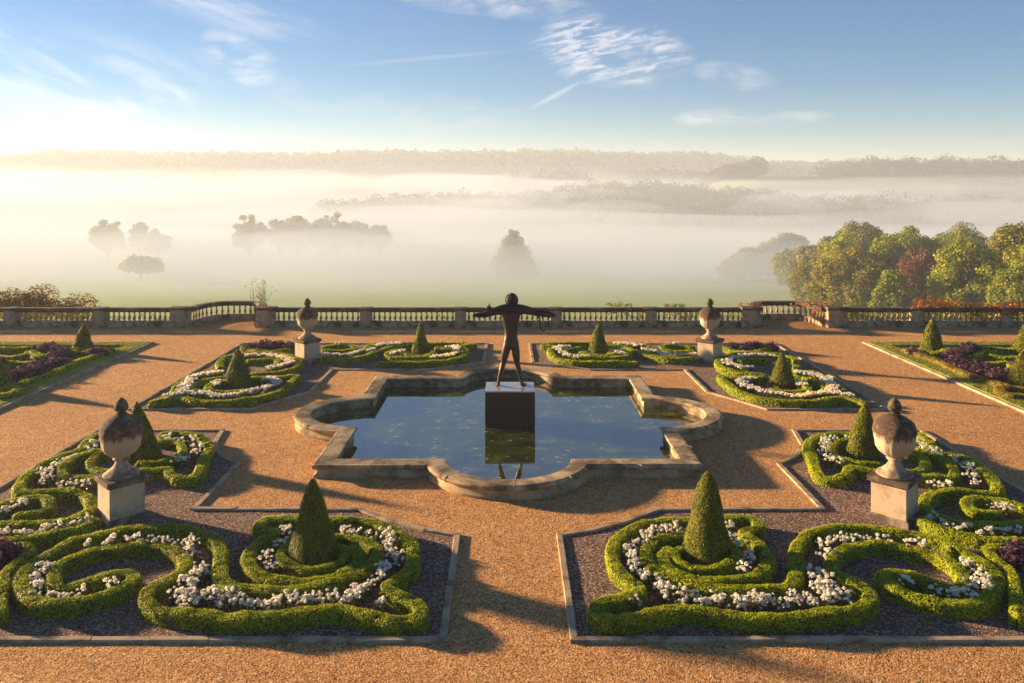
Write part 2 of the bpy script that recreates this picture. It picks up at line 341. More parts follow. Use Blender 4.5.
def mat_water():
    m, nt, out = nodes('pond_water')
    # murky green-brown water with drifting yellow-green algae flecks
    a = tex(nt, 'TexNoise', 1.6, Detail=7.0, Roughness=0.65, vec=(0.8, 1.6, 1)); b = tex(nt, 'TexNoise', 6.0, Detail=6.0, Roughness=0.7, vec=(0.6, 1.5, 1))
    murk = ramp(nt, a.outputs[0], [(0.38, (0.010, 0.016, 0.003)), (0.55, (0.05, 0.06, 0.006)), (0.7, (0.17, 0.18, 0.012))])
    v = tex(nt, 'TexVoronoi', 7.0, vec=(0.55, 1.4, 1)); v.inputs['Randomness'].default_value = 1.0
    fl = N(nt, 'Math', operation='LESS_THAN'); nt.links.new(v.outputs['Distance'], fl.inputs[0]); fl.inputs[1].default_value = 0.26
    gate = ramp(nt, b.outputs[0], [(0.50, (0, 0, 0)), (0.56, (1, 1, 1))])
    gate2 = ramp(nt, a.outputs[0], [(0.47, (0, 0, 0)), (0.56, (1, 1, 1))])
    g = N(nt, 'Math', operation='MULTIPLY'); nt.links.new(fl.outputs[0], g.inputs[0]); nt.links.new(gate, g.inputs[1])
    g2 = N(nt, 'Math', operation='MULTIPLY'); nt.links.new(g.outputs[0], g2.inputs[0]); nt.links.new(gate2, g2.inputs[1])
    wet = nt.nodes.new('ShaderNodeBsdfPrincipled'); nt.links.new(murk, wet.inputs['Base Color'])
    wet.inputs['Roughness'].default_value = 0.02; wet.inputs['IOR'].default_value = 3.2
    wn = tex(nt, 'TexNoise', 5.0, Detail=2.0, vec=(0.5, 1, 1)); bp = N(nt, 'Bump', Strength=0.05, Distance=0.01); nt.links.new(wn.outputs[0], bp.inputs['Height']); nt.links.new(bp.outputs[0], wet.inputs['Normal'])
    alg = nt.nodes.new('ShaderNodeBsdfPrincipled'); alg.inputs['Base Color'].default_value = (0.50, 0.52, 0.28, 1); alg.inputs['Roughness'].default_value = 0.5
    mx = nt.nodes.new('ShaderNodeMixShader'); nt.links.new(g2.outputs[0], mx.inputs[0]); nt.links.new(wet.outputs[0], mx.inputs[1]); nt.links.new(alg.outputs[0], mx.inputs[2])
    nt.links.new(mx.outputs[0], out.inputs[0]); return m
M['water'] = mat_water()
m, nt, out = nodes('polished_dark_granite')
n_ = tex(nt, 'TexNoise', 14, Detail=6.0)
principled(nt, out, mixc(nt, n_.outputs[0], (0.022, 0.010, 0.006), (0.05, 0.025, 0.014)), 0.35, 0.3)
M['granite'] = m
m, nt, out = nodes('meadow_grass')
a_ = tex(nt, 'TexNoise', 0.02, Detail=8.0, Roughness=0.6); b_ = tex(nt, 'TexNoise', 0.35, Detail=6.0)
c_ = ramp(nt, a_.outputs[0], [(0.3, (0.20, 0.27, 0.04)), (0.55, (0.28, 0.36, 0.05)), (0.75, (0.38, 0.40, 0.10))])
c_ = mixc(nt, 0.4, c_, ramp(nt, b_.outputs[0], [(0.3, (0.6, 0.6, 0.6)), (0.7, (1.2, 1.2, 1.2))]), 'MULTIPLY')
principled(nt, out, c_, 0.95, 0.1)
M['meadow'] = m
M['golden_field'] = mat_plain('stubble_field', (0.42, 0.31, 0.13), 0.95, 0.1, 0.03)
def tree_mat(name, a, b, c, scale=0.2): return mat_leaf(name, [(0.0, a), (0.5, b), (1.0, c)], 0.35, (1.1, 1.05, 0.45), 0.6, scale)
M['t_green'] = tree_mat('oak_leaves', (0.09, 0.12, 0.005), (0.24, 0.27, 0.010), (0.42, 0.40, 0.018))
M['t_olive'] = tree_mat('olive_leaves', (0.10, 0.10, 0.006), (0.25, 0.22, 0.014), (0.42, 0.34, 0.025))
M['t_lime'] = tree_mat('lime_leaves', (0.192, 0.256, 0.019), (0.352, 0.416, 0.032), (0.544, 0.544, 0.048))
M['t_red'] = tree_mat('copper_beech_leaves', (0.09, 0.035, 0.018), (0.17, 0.065, 0.03), (0.26, 0.12, 0.05))
M['t_gold'] = tree_mat('autumn_leaves', (0.10, 0.11, 0.008), (0.24, 0.23, 0.015), (0.42, 0.34, 0.03))
M['t_far'] = tree_mat('far_wood_leaves', (0.03, 0.045, 0.010), (0.06, 0.075, 0.018), (0.11, 0.11, 0.03), 0.02)
M['ivy'] = tree_mat('ivy_leaves', (0.08, 0.11, 0.008), (0.20, 0.25, 0.015), (0.38, 0.38, 0.03), 2)
M['creeper'] = tree_mat('creeper_leaves', (0.24, 0.03, 0.008), (0.42, 0.10, 0.012), (0.58, 0.26, 0.03), 2)
M['rust'] = tree_mat('rusty_shrub_leaves', (0.14, 0.07, 0.008), (0.30, 0.17, 0.015), (0.48, 0.30, 0.03), 1)
M['bark'] = mat_plain('bark', (0.09, 0.065, 0.045), 0.95, 0.1, 8)

# ------------------------------------------------------------------ foliage helpers
def quads_at(P, Nn, size, jitter=0.6, aspect=0.75, rng=RNG):
    n = len(P); Nn = Nn + rng.normal(0, jitter, (n, 3)); Nn /= np.linalg.norm(Nn, axis=1)[:, None]+1e-9
    t = rng.normal(0, 1, (n, 3)); t -= (t*Nn).sum(1)[:, None]*Nn; t /= np.linalg.norm(t, axis=1)[:, None]+1e-9
    b = np.cross(Nn, t); s = size*rng.uniform(0.65, 1.35, n)[:, None]
    a = t*s*0.5; c = b*s*0.5*aspect
    V = np.stack([P-a, P-c*1.0+a*0.1, P+a, P+c+a*0.1], 1).reshape(-1, 3)
    Fq = np.arange(4*n).reshape(n, 4)
    return V, Fq

def ellipsoid_pts(n, c, r, rng=RNG, shell=0.25):
    d = rng.normal(0, 1, (n, 3)); d /= np.linalg.norm(d, axis=1)[:, None]
    k = 1-shell*rng.random(n)[:, None]**1.5
    return np.array(c)+d*np.array(r)*k, d

def noise3(P, f, seed=0):
    r = np.random.default_rng(seed); out = np.zeros(len(P))
    for i in range(5):
        k = r.normal(0, 1, 3); k = k/np.linalg.norm(k)*f*(1.0+0.6*i); out += np.sin(P@k+r.uniform(0, 6.28))/(1+0.4*i)
    return out/2.6

NOSEED = [100]
def mirrored(P):
    """the right-hand beds repeat the left ones mirrored; the front ring sits a little tighter round its cone"""
    P = P.copy(); P[:, 0] *= -1; k = (P[:, 0] < 3.9) & (P[:, 1] > 13.6) & (P[:, 1] < 17.2); P[k, 0] = 3.9-(3.9-P[k, 0])*0.91
    return P
def hedge(name, line, label, cat='hedge', group=None, w=0.37, h=0.31, mirror=False, mat='box', golden=False):
    P = np.array(line, float)
    if mirror: P = mirrored(P)
    Cc, u = catmull(P, 0.06)
    n = len(Cc); T = np.gradient(Cc, axis=0); T /= np.linalg.norm(T, axis=1)[:, None]+1e-9
    Nr = np.column_stack([-T[:, 1], T[:, 0]])
    K = 20; prof = []
    for k in range(K+1):                       # rounded box section, from left foot over the top to the right foot
        a = math.pi*k/K; cx, sz = math.cos(a), math.sin(a); e = 0.26
        prof.append((-abs(cx)**e*(1 if cx >= 0 else -1), abs(sz)**e))
    prof = np.array(prof)
    endd = np.minimum(u, u[-1]-u); taper = np.sqrt(np.clip(1-(1-np.clip(endd/(w*0.5), 0, 1))**2, 0, 1)); taper = np.maximum(taper, 0.12)
    NOSEED[0] += 1; sd = NOSEED[0]
    wob = 1+0.07*np.sin(u*2.1+sd)+0.05*np.sin(u*5.3+sd*2); hob = 1+0.05*np.sin(u*1.7+sd*3)+0.035*np.sin(u*6.1+sd)
    ww = (w/2*wob*taper)[:, None]*prof[None, :, 0]; hh = (h*hob*(0.55+0.45*taper))[:, None]*prof[None, :, 1]
    V = np.dstack([Cc[:, 0:1]+Nr[:, 0:1]*ww, Cc[:, 1:2]+Nr[:, 1:2]*ww, hh]).reshape(-1, 3)
    V[:, 2] += 0.010*noise3(V, 7, sd)
    idx = np.arange(n*(K+1)).reshape(n, K+1)
    Fq = np.stack([idx[:-1, :-1], idx[1:, :-1], idx[1:, 1:], idx[:-1, 1:]], -1).reshape(-1, 4)
    # normals per quad
    a_, b_, c_ = V[Fq[:, 0]], V[Fq[:, 1]], V[Fq[:, 3]]
    nn = np.cross(c_-a_, b_-a_); ar = np.linalg.norm(nn, axis=1); nn /= ar[:, None]+1e-9
    ctr = V[Fq].mean(1)
    mid = Cc[:-1].repeat(K, axis=0); outd = np.column_stack([ctr[:, :2]-mid, ctr[:, 2]-h*0.4]); flip = (nn*outd).sum(1) < 0; nn[flip] *= -1
    dist = max(10.0, float(np.hypot(*Cc.mean(0)))); size = max(0.020, dist*0.0013)
    cnt = int(ar.sum()*1.9/(size*size*0.55)); cnt = min(cnt, 170000)
    pick = RNG.choice(len(Fq), cnt, p=ar/ar.sum()); uv = RNG.random((cnt, 2))
    q = V[Fq[pick]]; Pt = (q[:, 0]*(1-uv[:, :1])+q[:, 1]*uv[:, :1])*(1-uv[:, 1:])+(q[:, 3]*(1-uv[:, :1])+q[:, 2]*uv[:, :1])*uv[:, 1:]
    lump = noise3(Pt, 16, sd+5)
    Pt = Pt+nn[pick]*(RNG.random(cnt)*0.024+0.013*lump+0.010*noise3(Pt, 5.5, sd+9)-0.004)[:, None]; Pt[:, 2] = np.maximum(Pt[:, 2], 0.012)
    LV, LF = quads_at(Pt, nn[pick]+np.array([-0.25, 0.1, 0.15]), size, 0.42)
    core = V.copy(); core[:, 2] *= 0.95
    me = np_mesh(name, np.vstack([core, LV]), [Fq, LF+len(V)])
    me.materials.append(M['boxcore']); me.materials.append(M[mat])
    mi = np.concatenate([np.zeros(len(Fq), np.int32), np.ones(len(LF), np.int32)]); me.polygons.foreach_set('material_index', mi)
    return tag(link(name, me), label, cat, group)

def cone(x, y, r, hgt, label, lean=(0, 0), group='clipped topiary cones', blunt=0.12, mat='yew'):
    NOSEED[0] += 1; sd = NOSEED[0]
    def rad(t): return r*((1-t)**0.86*(1-blunt)+blunt*np.sqrt(np.clip(1-t**6, 0, 1)))*(1+0.05*np.sin(t*9+sd)+0.03*np.sin(t*21+sd*2))*np.clip(0.86+t*2.2, 0, 1)
    seg, lev = 28, 26
    t = np.linspace(0, 1, lev)[:, None]; a = np.linspace(0, 2*np.pi, seg, endpoint=False)[None, :]
    rr = rad(t)*(1+0.035*np.sin(3*a+sd)+0.02*np.sin(7*a+sd+8*t))
    V = np.dstack([rr*np.cos(a)+lean[0]*t+0.04*np.sin(sd)*t*t, rr*np.sin(a)+lean[1]*t, (t*hgt)*np.ones_like(a)]).reshape(-1, 3)
    idx = np.arange(lev*seg).reshape(lev, seg); nx = np.roll(idx, -1, 1)
    Fq = np.stack([idx[:-1], nx[:-1], nx[1:], idx[1:]], -1).reshape(-1, 4)
    a_, b_, c_ = V[Fq[:, 0]], V[Fq[:, 1]], V[Fq[:, 3]]
    nn = np.cross(b_-a_, c_-a_); ar = np.linalg.norm(nn, axis=1)+1e-9; nn /= ar[:, None]
    dist = math.hypot(x, y); size = max(0.022, dist*0.0013); cnt = min(40000, int(ar.sum()*2.4/(size*size*0.55)))
    pick = RNG.choice(len(Fq), cnt, p=ar/ar.sum()); uv = RNG.random((cnt, 2)); q = V[Fq[pick]]
    Pt = (q[:, 0]*(1-uv[:, :1])+q[:, 1]*uv[:, :1])*(1-uv[:, 1:])+(q[:, 3]*(1-uv[:, :1])+q[:, 2]*uv[:, :1])*uv[:, 1:]
    lump = noise3(Pt, 15, sd); Pt = Pt+nn[pick]*(RNG.random(cnt)*0.03+0.010*lump)[:, None]
    Pt[:, 2] = np.maximum(Pt[:, 2], 0.012)
    LV, LF = quads_at(Pt, nn[pick]+np.array([0, 0, 0.4]), size, 0.5)
    o = empty('topiary_cone', (x, y, 0)); tag(o, label, 'topiary', group)
    me = np_mesh('crown', np.vstack([V, LV]), [Fq, LF+len(V)])
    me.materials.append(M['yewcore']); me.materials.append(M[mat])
    me.polygons.foreach_set('material_index', np.concatenate([np.zeros(len(Fq), np.int32), np.ones(len(LF), np.int32)]))
    link('crown', me, None, o)
    MB().tube([(0, 0, 0), (0, 0, 0.25)], [0.07, 0.06]).build('trunk', M['bark'], o)
    return o

# ------------------------------------------------------------------ ground
def H_valley(X, Y):
    b = np.interp(Y, [-200, 44.5, 45.2, 60, 100, 200, 300, 450, 800, 1050, 1300, 1500, 1900, 3000], [-3.4, -3.4, -3.6, -6, -10.5, -18, -24, -29, -29, -18, 18, 50, 58, 40])
    k = np.interp(X, [-1500, -1050, -920, -300, 350, 520, 800, 2000], [-34, -30, 3, 6, 2, -12, -16, -6])
    b = b+k*np.clip((Y-1100)/400, 0, 1)
    b = b+2.5*np.sin(X*0.006+1.3)*np.clip((Y-1000)/500, 0, 1)+1.2*np.sin(X*0.021)*np.clip((Y-1000)/500, 0, 1)
    b = b+26*np.exp(-((X-105)/120)**2-((Y-640)/100)**2)                         # middle wooded rise
    b = b+15*np.exp(-((X-350)/200)**2-((Y-580)/75)**2)
    b = b+15*np.exp(-((X+60)/150)**2-((Y-760)/80)**2)
    b = b+44*np.exp(-(np.clip(300-X, 0, 999)/120)**2-((Y-950)/110)**2)         # right-hand wooded hill
    b = b+16*np.exp(-((X-150)/170)**2-((Y-1180)/60)**2)+13*np.exp(-((X+330)/230)**2-((Y-1130)/70)**2)+12*np.exp(-((X-560)/120)**2-((Y-800)/45)**2)
    b = b-2.5*np.exp(-((X-60)/30)**2-((Y-100)/40)**2)
    return b
def terrain():
    ys = np.concatenate([np.linspace(42.1, 60, 8), np.linspace(64, 300, 50), np.linspace(310, 1200, 80), np.linspace(1220, 2000, 40), np.linspace(2100, 3400, 12)])
    xs = np.concatenate([np.linspace(-3000, -1100, 20), np.linspace(-1060, -320, 60), np.linspace(-300, 420, 110), np.linspace(440, 1100, 60), np.linspace(1150, 3000, 20)])
    X, Y = np.meshgrid(xs, ys); Z = H_valley(X, Y)
    V = np.column_stack([X.ravel(), Y.ravel(), Z.ravel()]); i = np.arange(len(V)).reshape(X.shape)
    Fq = np.stack([i[:-1, :-1], i[:-1, 1:], i[1:, 1:], i[1:, :-1]], -1).reshape(-1, 4)
    tag(link('meadow', np_mesh('meadow', V, Fq, True), M['meadow']), 'green meadow falling away into the misty valley', None, None, 'structure')
terrain()
# terrace: gravel sheet plus the retaining mass under it, with the pool cut out
def pool_outline(inset=0.0, n=22):
    """quatrefoil; inset moves the outline inwards"""
    a = 4.83-inset; cy = 4.2; r = 2.1-inset; pts = []
    dz = a-cy; hx = math.sqrt(max(r*r-dz*dz, 0.01)); th = math.atan2(dz, hx)
    base = [(a, -a)]
    lobe = [(cy+r*math.cos(t), r*math.sin(t)) for t in np.linspace(-(math.pi/2-th)-0, (math.pi/2-th), n)]
    # right side: corner (a,-a) then lobe on +X side
    seg = [(a, -a)]+[(cy+r*math.cos(t), r*math.sin(t)) for t in np.linspace(-math.acos((a-cy)/r), math.acos((a-cy)/r), n)]
    for k in range(4):
        ca, sa = math.cos(k*math.pi/2), math.sin(k*math.pi/2); g = 1.13 if k % 2 == 0 else 0.99      # the side lobes bulge a little more
        pts += [((a+(x-a)*g)*ca-y*sa, (a+(x-a)*g)*sa+y*ca) for x, y in seg]
    return np.array(pts)*[1.012, 0.992]
def terrace():
    from mathutils.geometry import tessellate_polygon
    outer = [(-160, -60), (160, -60), (160, 42.15), (-160, 42.15)]; hole = [(x, y+POOL_Y) for x, y in pool_outline(0.2)][::-1]
    allp = outer+hole; tri = tessellate_polygon([[Vector((x, y, 0)) for x, y in outer], [Vector((x, y, 0)) for x, y in hole]])
    b = bmesh.new(); vs = [b.verts.new((x, y, 0)) for x, y in allp]
    for t in tri:
        try: f = b.faces.new([vs[k] for k in t]); f.normal_update(); (f.normal.z < 0) and f.normal_flip()
        except ValueError: pass
    me = bpy.data.meshes.new('gravel_terrace'); b.to_mesh(me); b.free()
    tag(link('gravel_terrace', me, M['path']), 'orange gravel terrace around the pool and the beds', None, None, 'structure')
    tag(MB().box(-160, 160, 41.7, 42.13, -5.2, -0.012).build('retaining_wall', M['baluster']), 'stone retaining wall under the terrace edge', 'wall', None, 'structure')
terrace()

def poly_sheet(pts, z, name, mat, label, t=0.02, kind='structure'):
    b = bmesh.new(); vs = [b.verts.new((x, y, z)) for x, y in pts]; f = b.faces.new(vs)
    if f.normal.z < 0: f.normal_flip()
    bmesh.ops.triangulate(b, faces=b.faces[:])
    me = bpy.data.meshes.new(name); b.to_mesh(me); b.free()
    return tag(link(name, me, mat), label, None, None, kind)

def kerb_line(pts, label, w=0.13, h=0.05, closed=True):
    """stone edging made of abutting lengths, all of one bed in one structure mesh"""
    P = np.array(pts, float); n = len(P); V = []; Fq = []
    area = 0.5*sum(P[i][0]*P[(i+1) % n][1]-P[(i+1) % n][0]*P[i][1] for i in range(n)); sg = 1 if area > 0 else -1
    off = []
    for i in range(n):
        d0 = P[i]-P[i-1]; d1 = P[(i+1) % n]-P[i]; d0 /= np.linalg.norm(d0); d1 /= np.linalg.norm(d1)
        n0 = np.array([d0[1], -d0[0]])*sg; n1 = np.array([d1[1], -d1[0]])*sg; m_ = n0+n1; m_ /= max(0.3, (m_@m_)/2)
        off.append(m_)
    off = np.array(off); I = P-off*w*0.5; O = P+off*w*0.5
    for i in range(n):
        j = (i+1) % n; L = np.linalg.norm(P[j]-P[i]); k = max(1, int(round(L/0.95)))
        for s in range(k):
            g = 0.006/max(L, .1); t0 = s/k+(g if s else 0); t1 = (s+1)/k-(g if s < k-1 else 0); dz = random.uniform(-0.006, 0.006); b0 = len(V)
            c = [I[i]*(1-t0)+I[j]*t0, I[i]*(1-t1)+I[j]*t1, O[i]*(1-t1)+O[j]*t1, O[i]*(1-t0)+O[j]*t0]
            mid = sum(c)/4
            for q in c: V.append((*q, -0.02))
            for q in c: V.append((*q, h*0.75+dz))
            for qi, q in enumerate(c): V.append((*(q+((O if qi < 2 else I)[i]-(I if qi < 2 else O)[i])/w*0.012), h+dz))
            for a in (0, 4):
                for r_ in range(4): Fq.append((b0+a+r_, b0+a+(r_+1) % 4, b0+a+4+(r_+1) % 4, b0+a+4+r_))
            Fq.append((b0+8, b0+9, b0+10, b0+11))
    me = np_mesh('kerb', np.array(V), np.array(Fq))
    bm_ = bmesh.new(); bm_.from_mesh(me); bmesh.ops.recalc_face_normals(bm_, faces=bm_.faces[:]); bm_.to_mesh(me); bm_.free()
    return tag(link('kerb', me, M['kerb']), label, None, None, 'structure')

def arc(c, r, a0, a1, n=8): return [(c[0]+r*math.cos(R(a0+(a1-a0)*i/n)), c[1]+r*math.sin(R(a0+(a1-a0)*i/n))) for i in range(n+1)]
near_poly = [(-12.25, 12.7), (-1.05, 12.7), (-1.06, 16.54), (-1.75, 16.78), (-2.5, 17.2), (-3.34, 17.85), (-7.05, 17.88), (-7.07, 20.83), (-7.75, 21.45), (-8.25, 22.3), (-8.5, 23.7), (-12.25, 23.7)]
far_poly = [(-12.38, 25.98), (-8.44, 25.98), (-7.9, 26.9), (-7.05, 28.2), (-7.02, 31.68), (-3.24, 31.66), (-2.2, 32.3), (-1.02, 33.0), (-1.0, 37.0), (-12.38, 37.0)]
for s, nm in ((1, 'left'), (-1, 'right')):
    for poly, w_ in ((near_poly, 'near'), (far_poly, 'far')):
        pp = [(x*s, y) for x, y in poly]
        poly_sheet(pp, 0.006, 'gravel_bed', M['bed'], 'dark gravel in the %s %s bed' % (w_, nm))
        kerb_line(pp, 'stone edging round the %s %s bed' % (w_, nm))
    # side bed with its raised grass strip
    X0, X1, Y0, Y1 = -16.7, -40, 14, 37.1
    poly_sheet([(x*s, y) for x, y in ((X0-0.75, Y0), (X0-0.75, Y1-0.75), (X1, Y1-0.75), (X1, Y0))], 0.008, 'gravel_bed', M['bed'], 'dark gravel in the %s side bed' % nm)
    for (xa, xb, ya, yb) in ((X0-0.75, X0, Y0, Y1), (X1, X0-0.752, Y1-0.75, Y1)):
        a, b_ = sorted((xa*s, xb*s)); o = MB().box(a, b_, ya, yb, -0.02, 0.09, 0.012).build('grass_verge', M['grassblade'])
        tag(o, 'clipped grass strip', None, None, 'stuff')
        n = int((b_-a)*(yb-ya)*260); P = np.column_stack([RNG.uniform(a, b_, n), RNG.uniform(ya, yb, n), np.full(n, 0.10)])
        LV, LF = quads_at(P, np.tile([0.3, 0.3, 1.0], (n, 1)), 0.05, 0.7); V0 = np.array([v.co[:] for v in o.data.vertices])
        f0 = [p.vertices[:] for p in o.data.polygons]; me = np_mesh('grass_verge', np.vstack([V0, LV]), [np.array([f for f in f0 if len(f) == k]) for k in (3, 4)]+[LF+len(V0)]); me.materials.append(M['grassblade']); o.data = me
    a, b_ = sorted(((X0+0.004)*s, (X0+0.16)*s)); tag(MB().box(a, b_, Y0, Y1+0.16, -0.02, 0.075, 0.012).build('kerb', M['kerb']), 'pale stone edging beside the %s grass strip' % nm, None, None, 'structure')

# ------------------------------------------------------------------ beds: hedges
HL = {
 'near': ['long winding box hedge edging white flowers around the front-row {s} cone', 'small box ring at the foot of the front-row {s} cone', 'box hedge stub curling in at the lower {s} edge of the picture'],
 'mid': ['looping box hedge beside the near {s} urn, ending in a blunt knob', 'inner box ring round the foot of the cone behind the near {s} urn', 'box hedge with a pointed corner along the outer kerb, near {s} bed', 'crescent box hedge beside the white flowers, outward of the near {s} urn', 'low sweeping box hedge at the outer foot of the near {s} plinth', 'small box scroll in the outer corner of the near {s} bed, below the pointed corner'],
 'farside': ['bowed box hedge on the pool side of the {s} cone level with the pool', 'thin box hedge at the outer kerb beside the {s} pool-level cone', 'box crescent on the outer side of the {s} cone level with the pool', 'small box ring at the foot of the {s} cone level with the pool', 'oval box loop between the {s} pool-side cone and the purple planting', 'inner box curl inside the oval loop near the far {s} urn', 'box hedge in front of the purple planting outward of the far {s} urn'],
 'fartop': ['box hedge closing round the far {s} cone by the balustrade walk', 'wavy box hedge running from the far {s} urn towards the middle path', 'short box scroll directly beside the far {s} urn plinth', 'middle box ring round the far {s} cone', 'smallest box ring at the foot of the far {s} cone'],
 'side': ['long box hedge bordering the purple planting along the {s} grass strip', 'box curl at the foot of the far cone in the {s} side bed', 'small box wave behind the purple plants in the {s} side bed', 'box crescent towards the outer frame edge of the {s} side bed', 'low box loop in the middle of the {s} side bed', 'box scroll round the nearer cone of the {s} side bed', 'straight box hedge at the balustrade end of the {s} side bed'],
}
for key, lines in HEDGE_LINES.items():
    for i, ln in enumerate(lines):
        for mir, s in ((False, 'left'), (True, 'right')):
            wd = {'near': 0.235, 'mid': 0.24, 'farside': 0.25, 'fartop': 0.28, 'side': 0.32}[key]
            if i in (1,) and key in ('near', 'mid'): wd = 0.165
            if (key, i) in (('near', 2), ('mid', 4)): wd = 0.19
            g = mir and key == 'side' and i in (0, 5)
            hedge('box_hedge', ln, HL[key][i].format(s=s), 'hedge', 'clipped box hedges of the parterre', wd, 0.235, mir, 'gold' if g else 'box')

CONES = [(-3.80, 15.5, .49, 1.55, 'broad yew cone on the left in the front row', (0, 0)),
 (3.88, 15.55, .47, 1.68, 'tallest blunt-topped yew cone on the right in the front row', (-0.02, 0)),
 (-9.72, 21.3, .46, 1.50, 'leaning yew cone directly behind the near left urn', (-0.26, 0)),
 (9.45, 21.3, .46, 1.50, 'golden-sided yew cone directly behind the near right urn', (0.08, 0)),
 (-9.86, 29.1, .52, 1.36, 'yew cone beyond the left lobe of the pool', (0, 0)),
 (10.02, 29.1, .46, 1.22, 'yew cone beyond the right lobe of the pool', (0, 0)),
 (-3.83, 34.8, .40, 1.34, 'slim pointed yew cone left of the statue near the balustrade', (0, 0)),
 (3.92, 34.8, .45, 1.36, 'stout yew cone right of the statue near the balustrade', (0, 0)),
 (-19.0, 35.6, .46, 1.15, 'dark yew cone at the tip of the left side bed', (0, 0)),
 (18.75, 35.3, .52, 1.45, 'dark yew cone at the tip of the right side bed', (0, 0)),
 (-18.3, 28.6, .50, 1.1, 'yew cone cut by the left edge of the picture in the side bed', (0, 0)),
 (18.75, 29.0, .55, 1.3, 'nearer yew cone at the right edge of the picture in the side bed', (0, 0)),
 (22.6, 34.8, .55, 1.3, 'farther yew cone at the right edge of the picture in the side bed', (0, 0))]
for x, y, r, h_, lb, le in CONES: cone(x, y, r, h_, lb, le, blunt=0.2 if 'blunt' in lb else 0.08)

# ------------------------------------------------------------------ flowers
def blossom_mesh(k, nb, spread, ps, name='blossom'):
    rng = np.random.default_rng(k); Vs = []; Fs = []; o = 0
    for i in range(nb):
        a = rng.uniform(0, 6.28); d = spread*math.sqrt(rng.random()); c = np.array([d*math.cos(a), d*math.sin(a), 0.20+rng.uniform(-0.05, 0.07)])
        psi = ps*(0.75+0.5*((i*37) % 10)/10)
        for j in range(7):
            dd = rng.normal(0, 1, 3); dd[2] = abs(dd[2])+0.15; dd /= np.linalg.norm(dd); P = (c+dd*psi*0.45)[None]
            v, f = quads_at(P, dd[None], psi*1.15, 0.25, 1.0, rng); Vs.append(v); Fs.append(f+o); o += len(v)
    return np_mesh(name, np.vstack(Vs), np.vstack(Fs))
def leaf_mesh(k, n, r, hgt, size, name='foliage'):
    rng = np.random.default_rng(k+50); P, d = ellipsoid_pts(n, (0, 0, hgt*0.45), (r, r, hgt*0.5), rng, 0.7)
    P[:, 2] = np.maximum(P[:, 2], 0.02); v, f = quads_at(P, d+[0, 0, 0.5], size, 0.4, 0.8, rng); return np_mesh(name, v, f)
protos = []
for k in range(6):
    e = empty('white_flower_plant', (0, 0, -50)); protos.append(e)
    link('foliage', leaf_mesh(k, 60, 0.12, 0.21, 0.05), M['bronzeleaf'], e)
    link('blossom', blossom_mesh(k, 8+k % 4, 0.115, 0.044), M['petal'], e)
    if k % 3 == 0: link('flower_centre', blossom_mesh(k+90, 1, 0.05, 0.02, 'flower_centre'), M['yolk'], e)
used = [False]*6
def flower_spots(line, hw, n, mirror, rng):
    P = np.array(line, float)
    if mirror: P = mirrored(P)
    if len(P) < 2: P = np.vstack([P, P+0.05])
    C_, u = catmull(P, 0.03); T = np.gradient(C_, axis=0); T /= np.linalg.norm(T, axis=1)[:, None]+1e-9
    out = []
    for i in range(n):
        t = (i+rng.uniform(0.1, 0.9))/n; k = int(t*(len(C_)-1)); off = rng.uniform(-hw, hw)
        out.append((C_[k, 0]-T[k, 1]*off, C_[k, 1]+T[k, 0]*off))
    return out
FG = {'near': 'white bedding flowers winding round the nearest {s} cone', 'mid': 'white bedding flowers round the cone and urn of the near {s} bed, outer half'}
FLb = {'near': 'white flowering bedding plant between the box hedges round the nearest {s} cone', 'mid': 'white flowering bedding plant between the hedges beside and behind the near {s} urn'}
cntp = 0
for key in ('near', 'mid'):
    for mir, s in ((False, 'left'), (True, 'right')):
        rng = np.random.default_rng(5+mir)
        for line, hw, n in FLOWER_LINES[key]:
            n = max(1, int(n*{'near': 0.60, 'mid': 0.62}[key]))
            for x, y in flower_spots(line, hw, n, mir, rng):
                k = rng.integers(6); p = protos[k]
                if not used[k]: o = p; used[k] = True
                else: o = copy_tree(p)
                o.location = (x, y, 0.012); o.rotation_euler = (0, 0, rng.uniform(0, 6.28)); sc_ = rng.uniform(0.8, 1.2); o.scale = (sc_*1.05, sc_*1.05, sc_)
                tag(o, FLb[key].format(s=s), 'flower plant', FG[key].format(s=s)); cntp += 1
print('flower plants', cntp)
for mir, s in ((False, 'left'), (True, 'right')):
    Vs = []; Fs = []; mi = []; o_ = 0; rng = np.random.default_rng(77+mir)
    mL = leaf_mesh(3, 16, 0.11, 0.2, 0.08); mB = blossom_mesh(4, 3, 0.10, 0.085)
    src = []
    for me, idx in ((mL, 0), (mB, 1)):
        src.append((np.array([v.co[:] for v in me.vertices]), np.array([p.vertices[:] for p in me.polygons]), idx))
    for key in ('farside', 'fartop'):
        for line, hw, n in FLOWER_LINES[key]:
            for x, y in flower_spots(line, hw, n, mir, rng):
                a = rng.uniform(0, 6.28); ca, sa = math.cos(a), math.sin(a)
                for v, f, idx in src:
                    w_ = np.column_stack([v[:, 0]*ca-v[:, 1]*sa+x, v[:, 0]*sa+v[:, 1]*ca+y, v[:, 2]+0.01]); Vs.append(w_); Fs.append(f+o_); o_ += len(w_); mi += [idx]*len(f)
    me = np_mesh('white_bedding_flowers', np.vstack(Vs), np.vstack(Fs)); me.materials.append(M['bronzeleaf']); me.materials.append(M['petal']); me.polygons.foreach_set('material_index', np.array(mi, np.int32))
    tag(link('white_bedding_flowers', me), 'small white flowers massed between the hedges of the far %s bed' % s, 'flowers', None, 'stuff')
pp_ = None
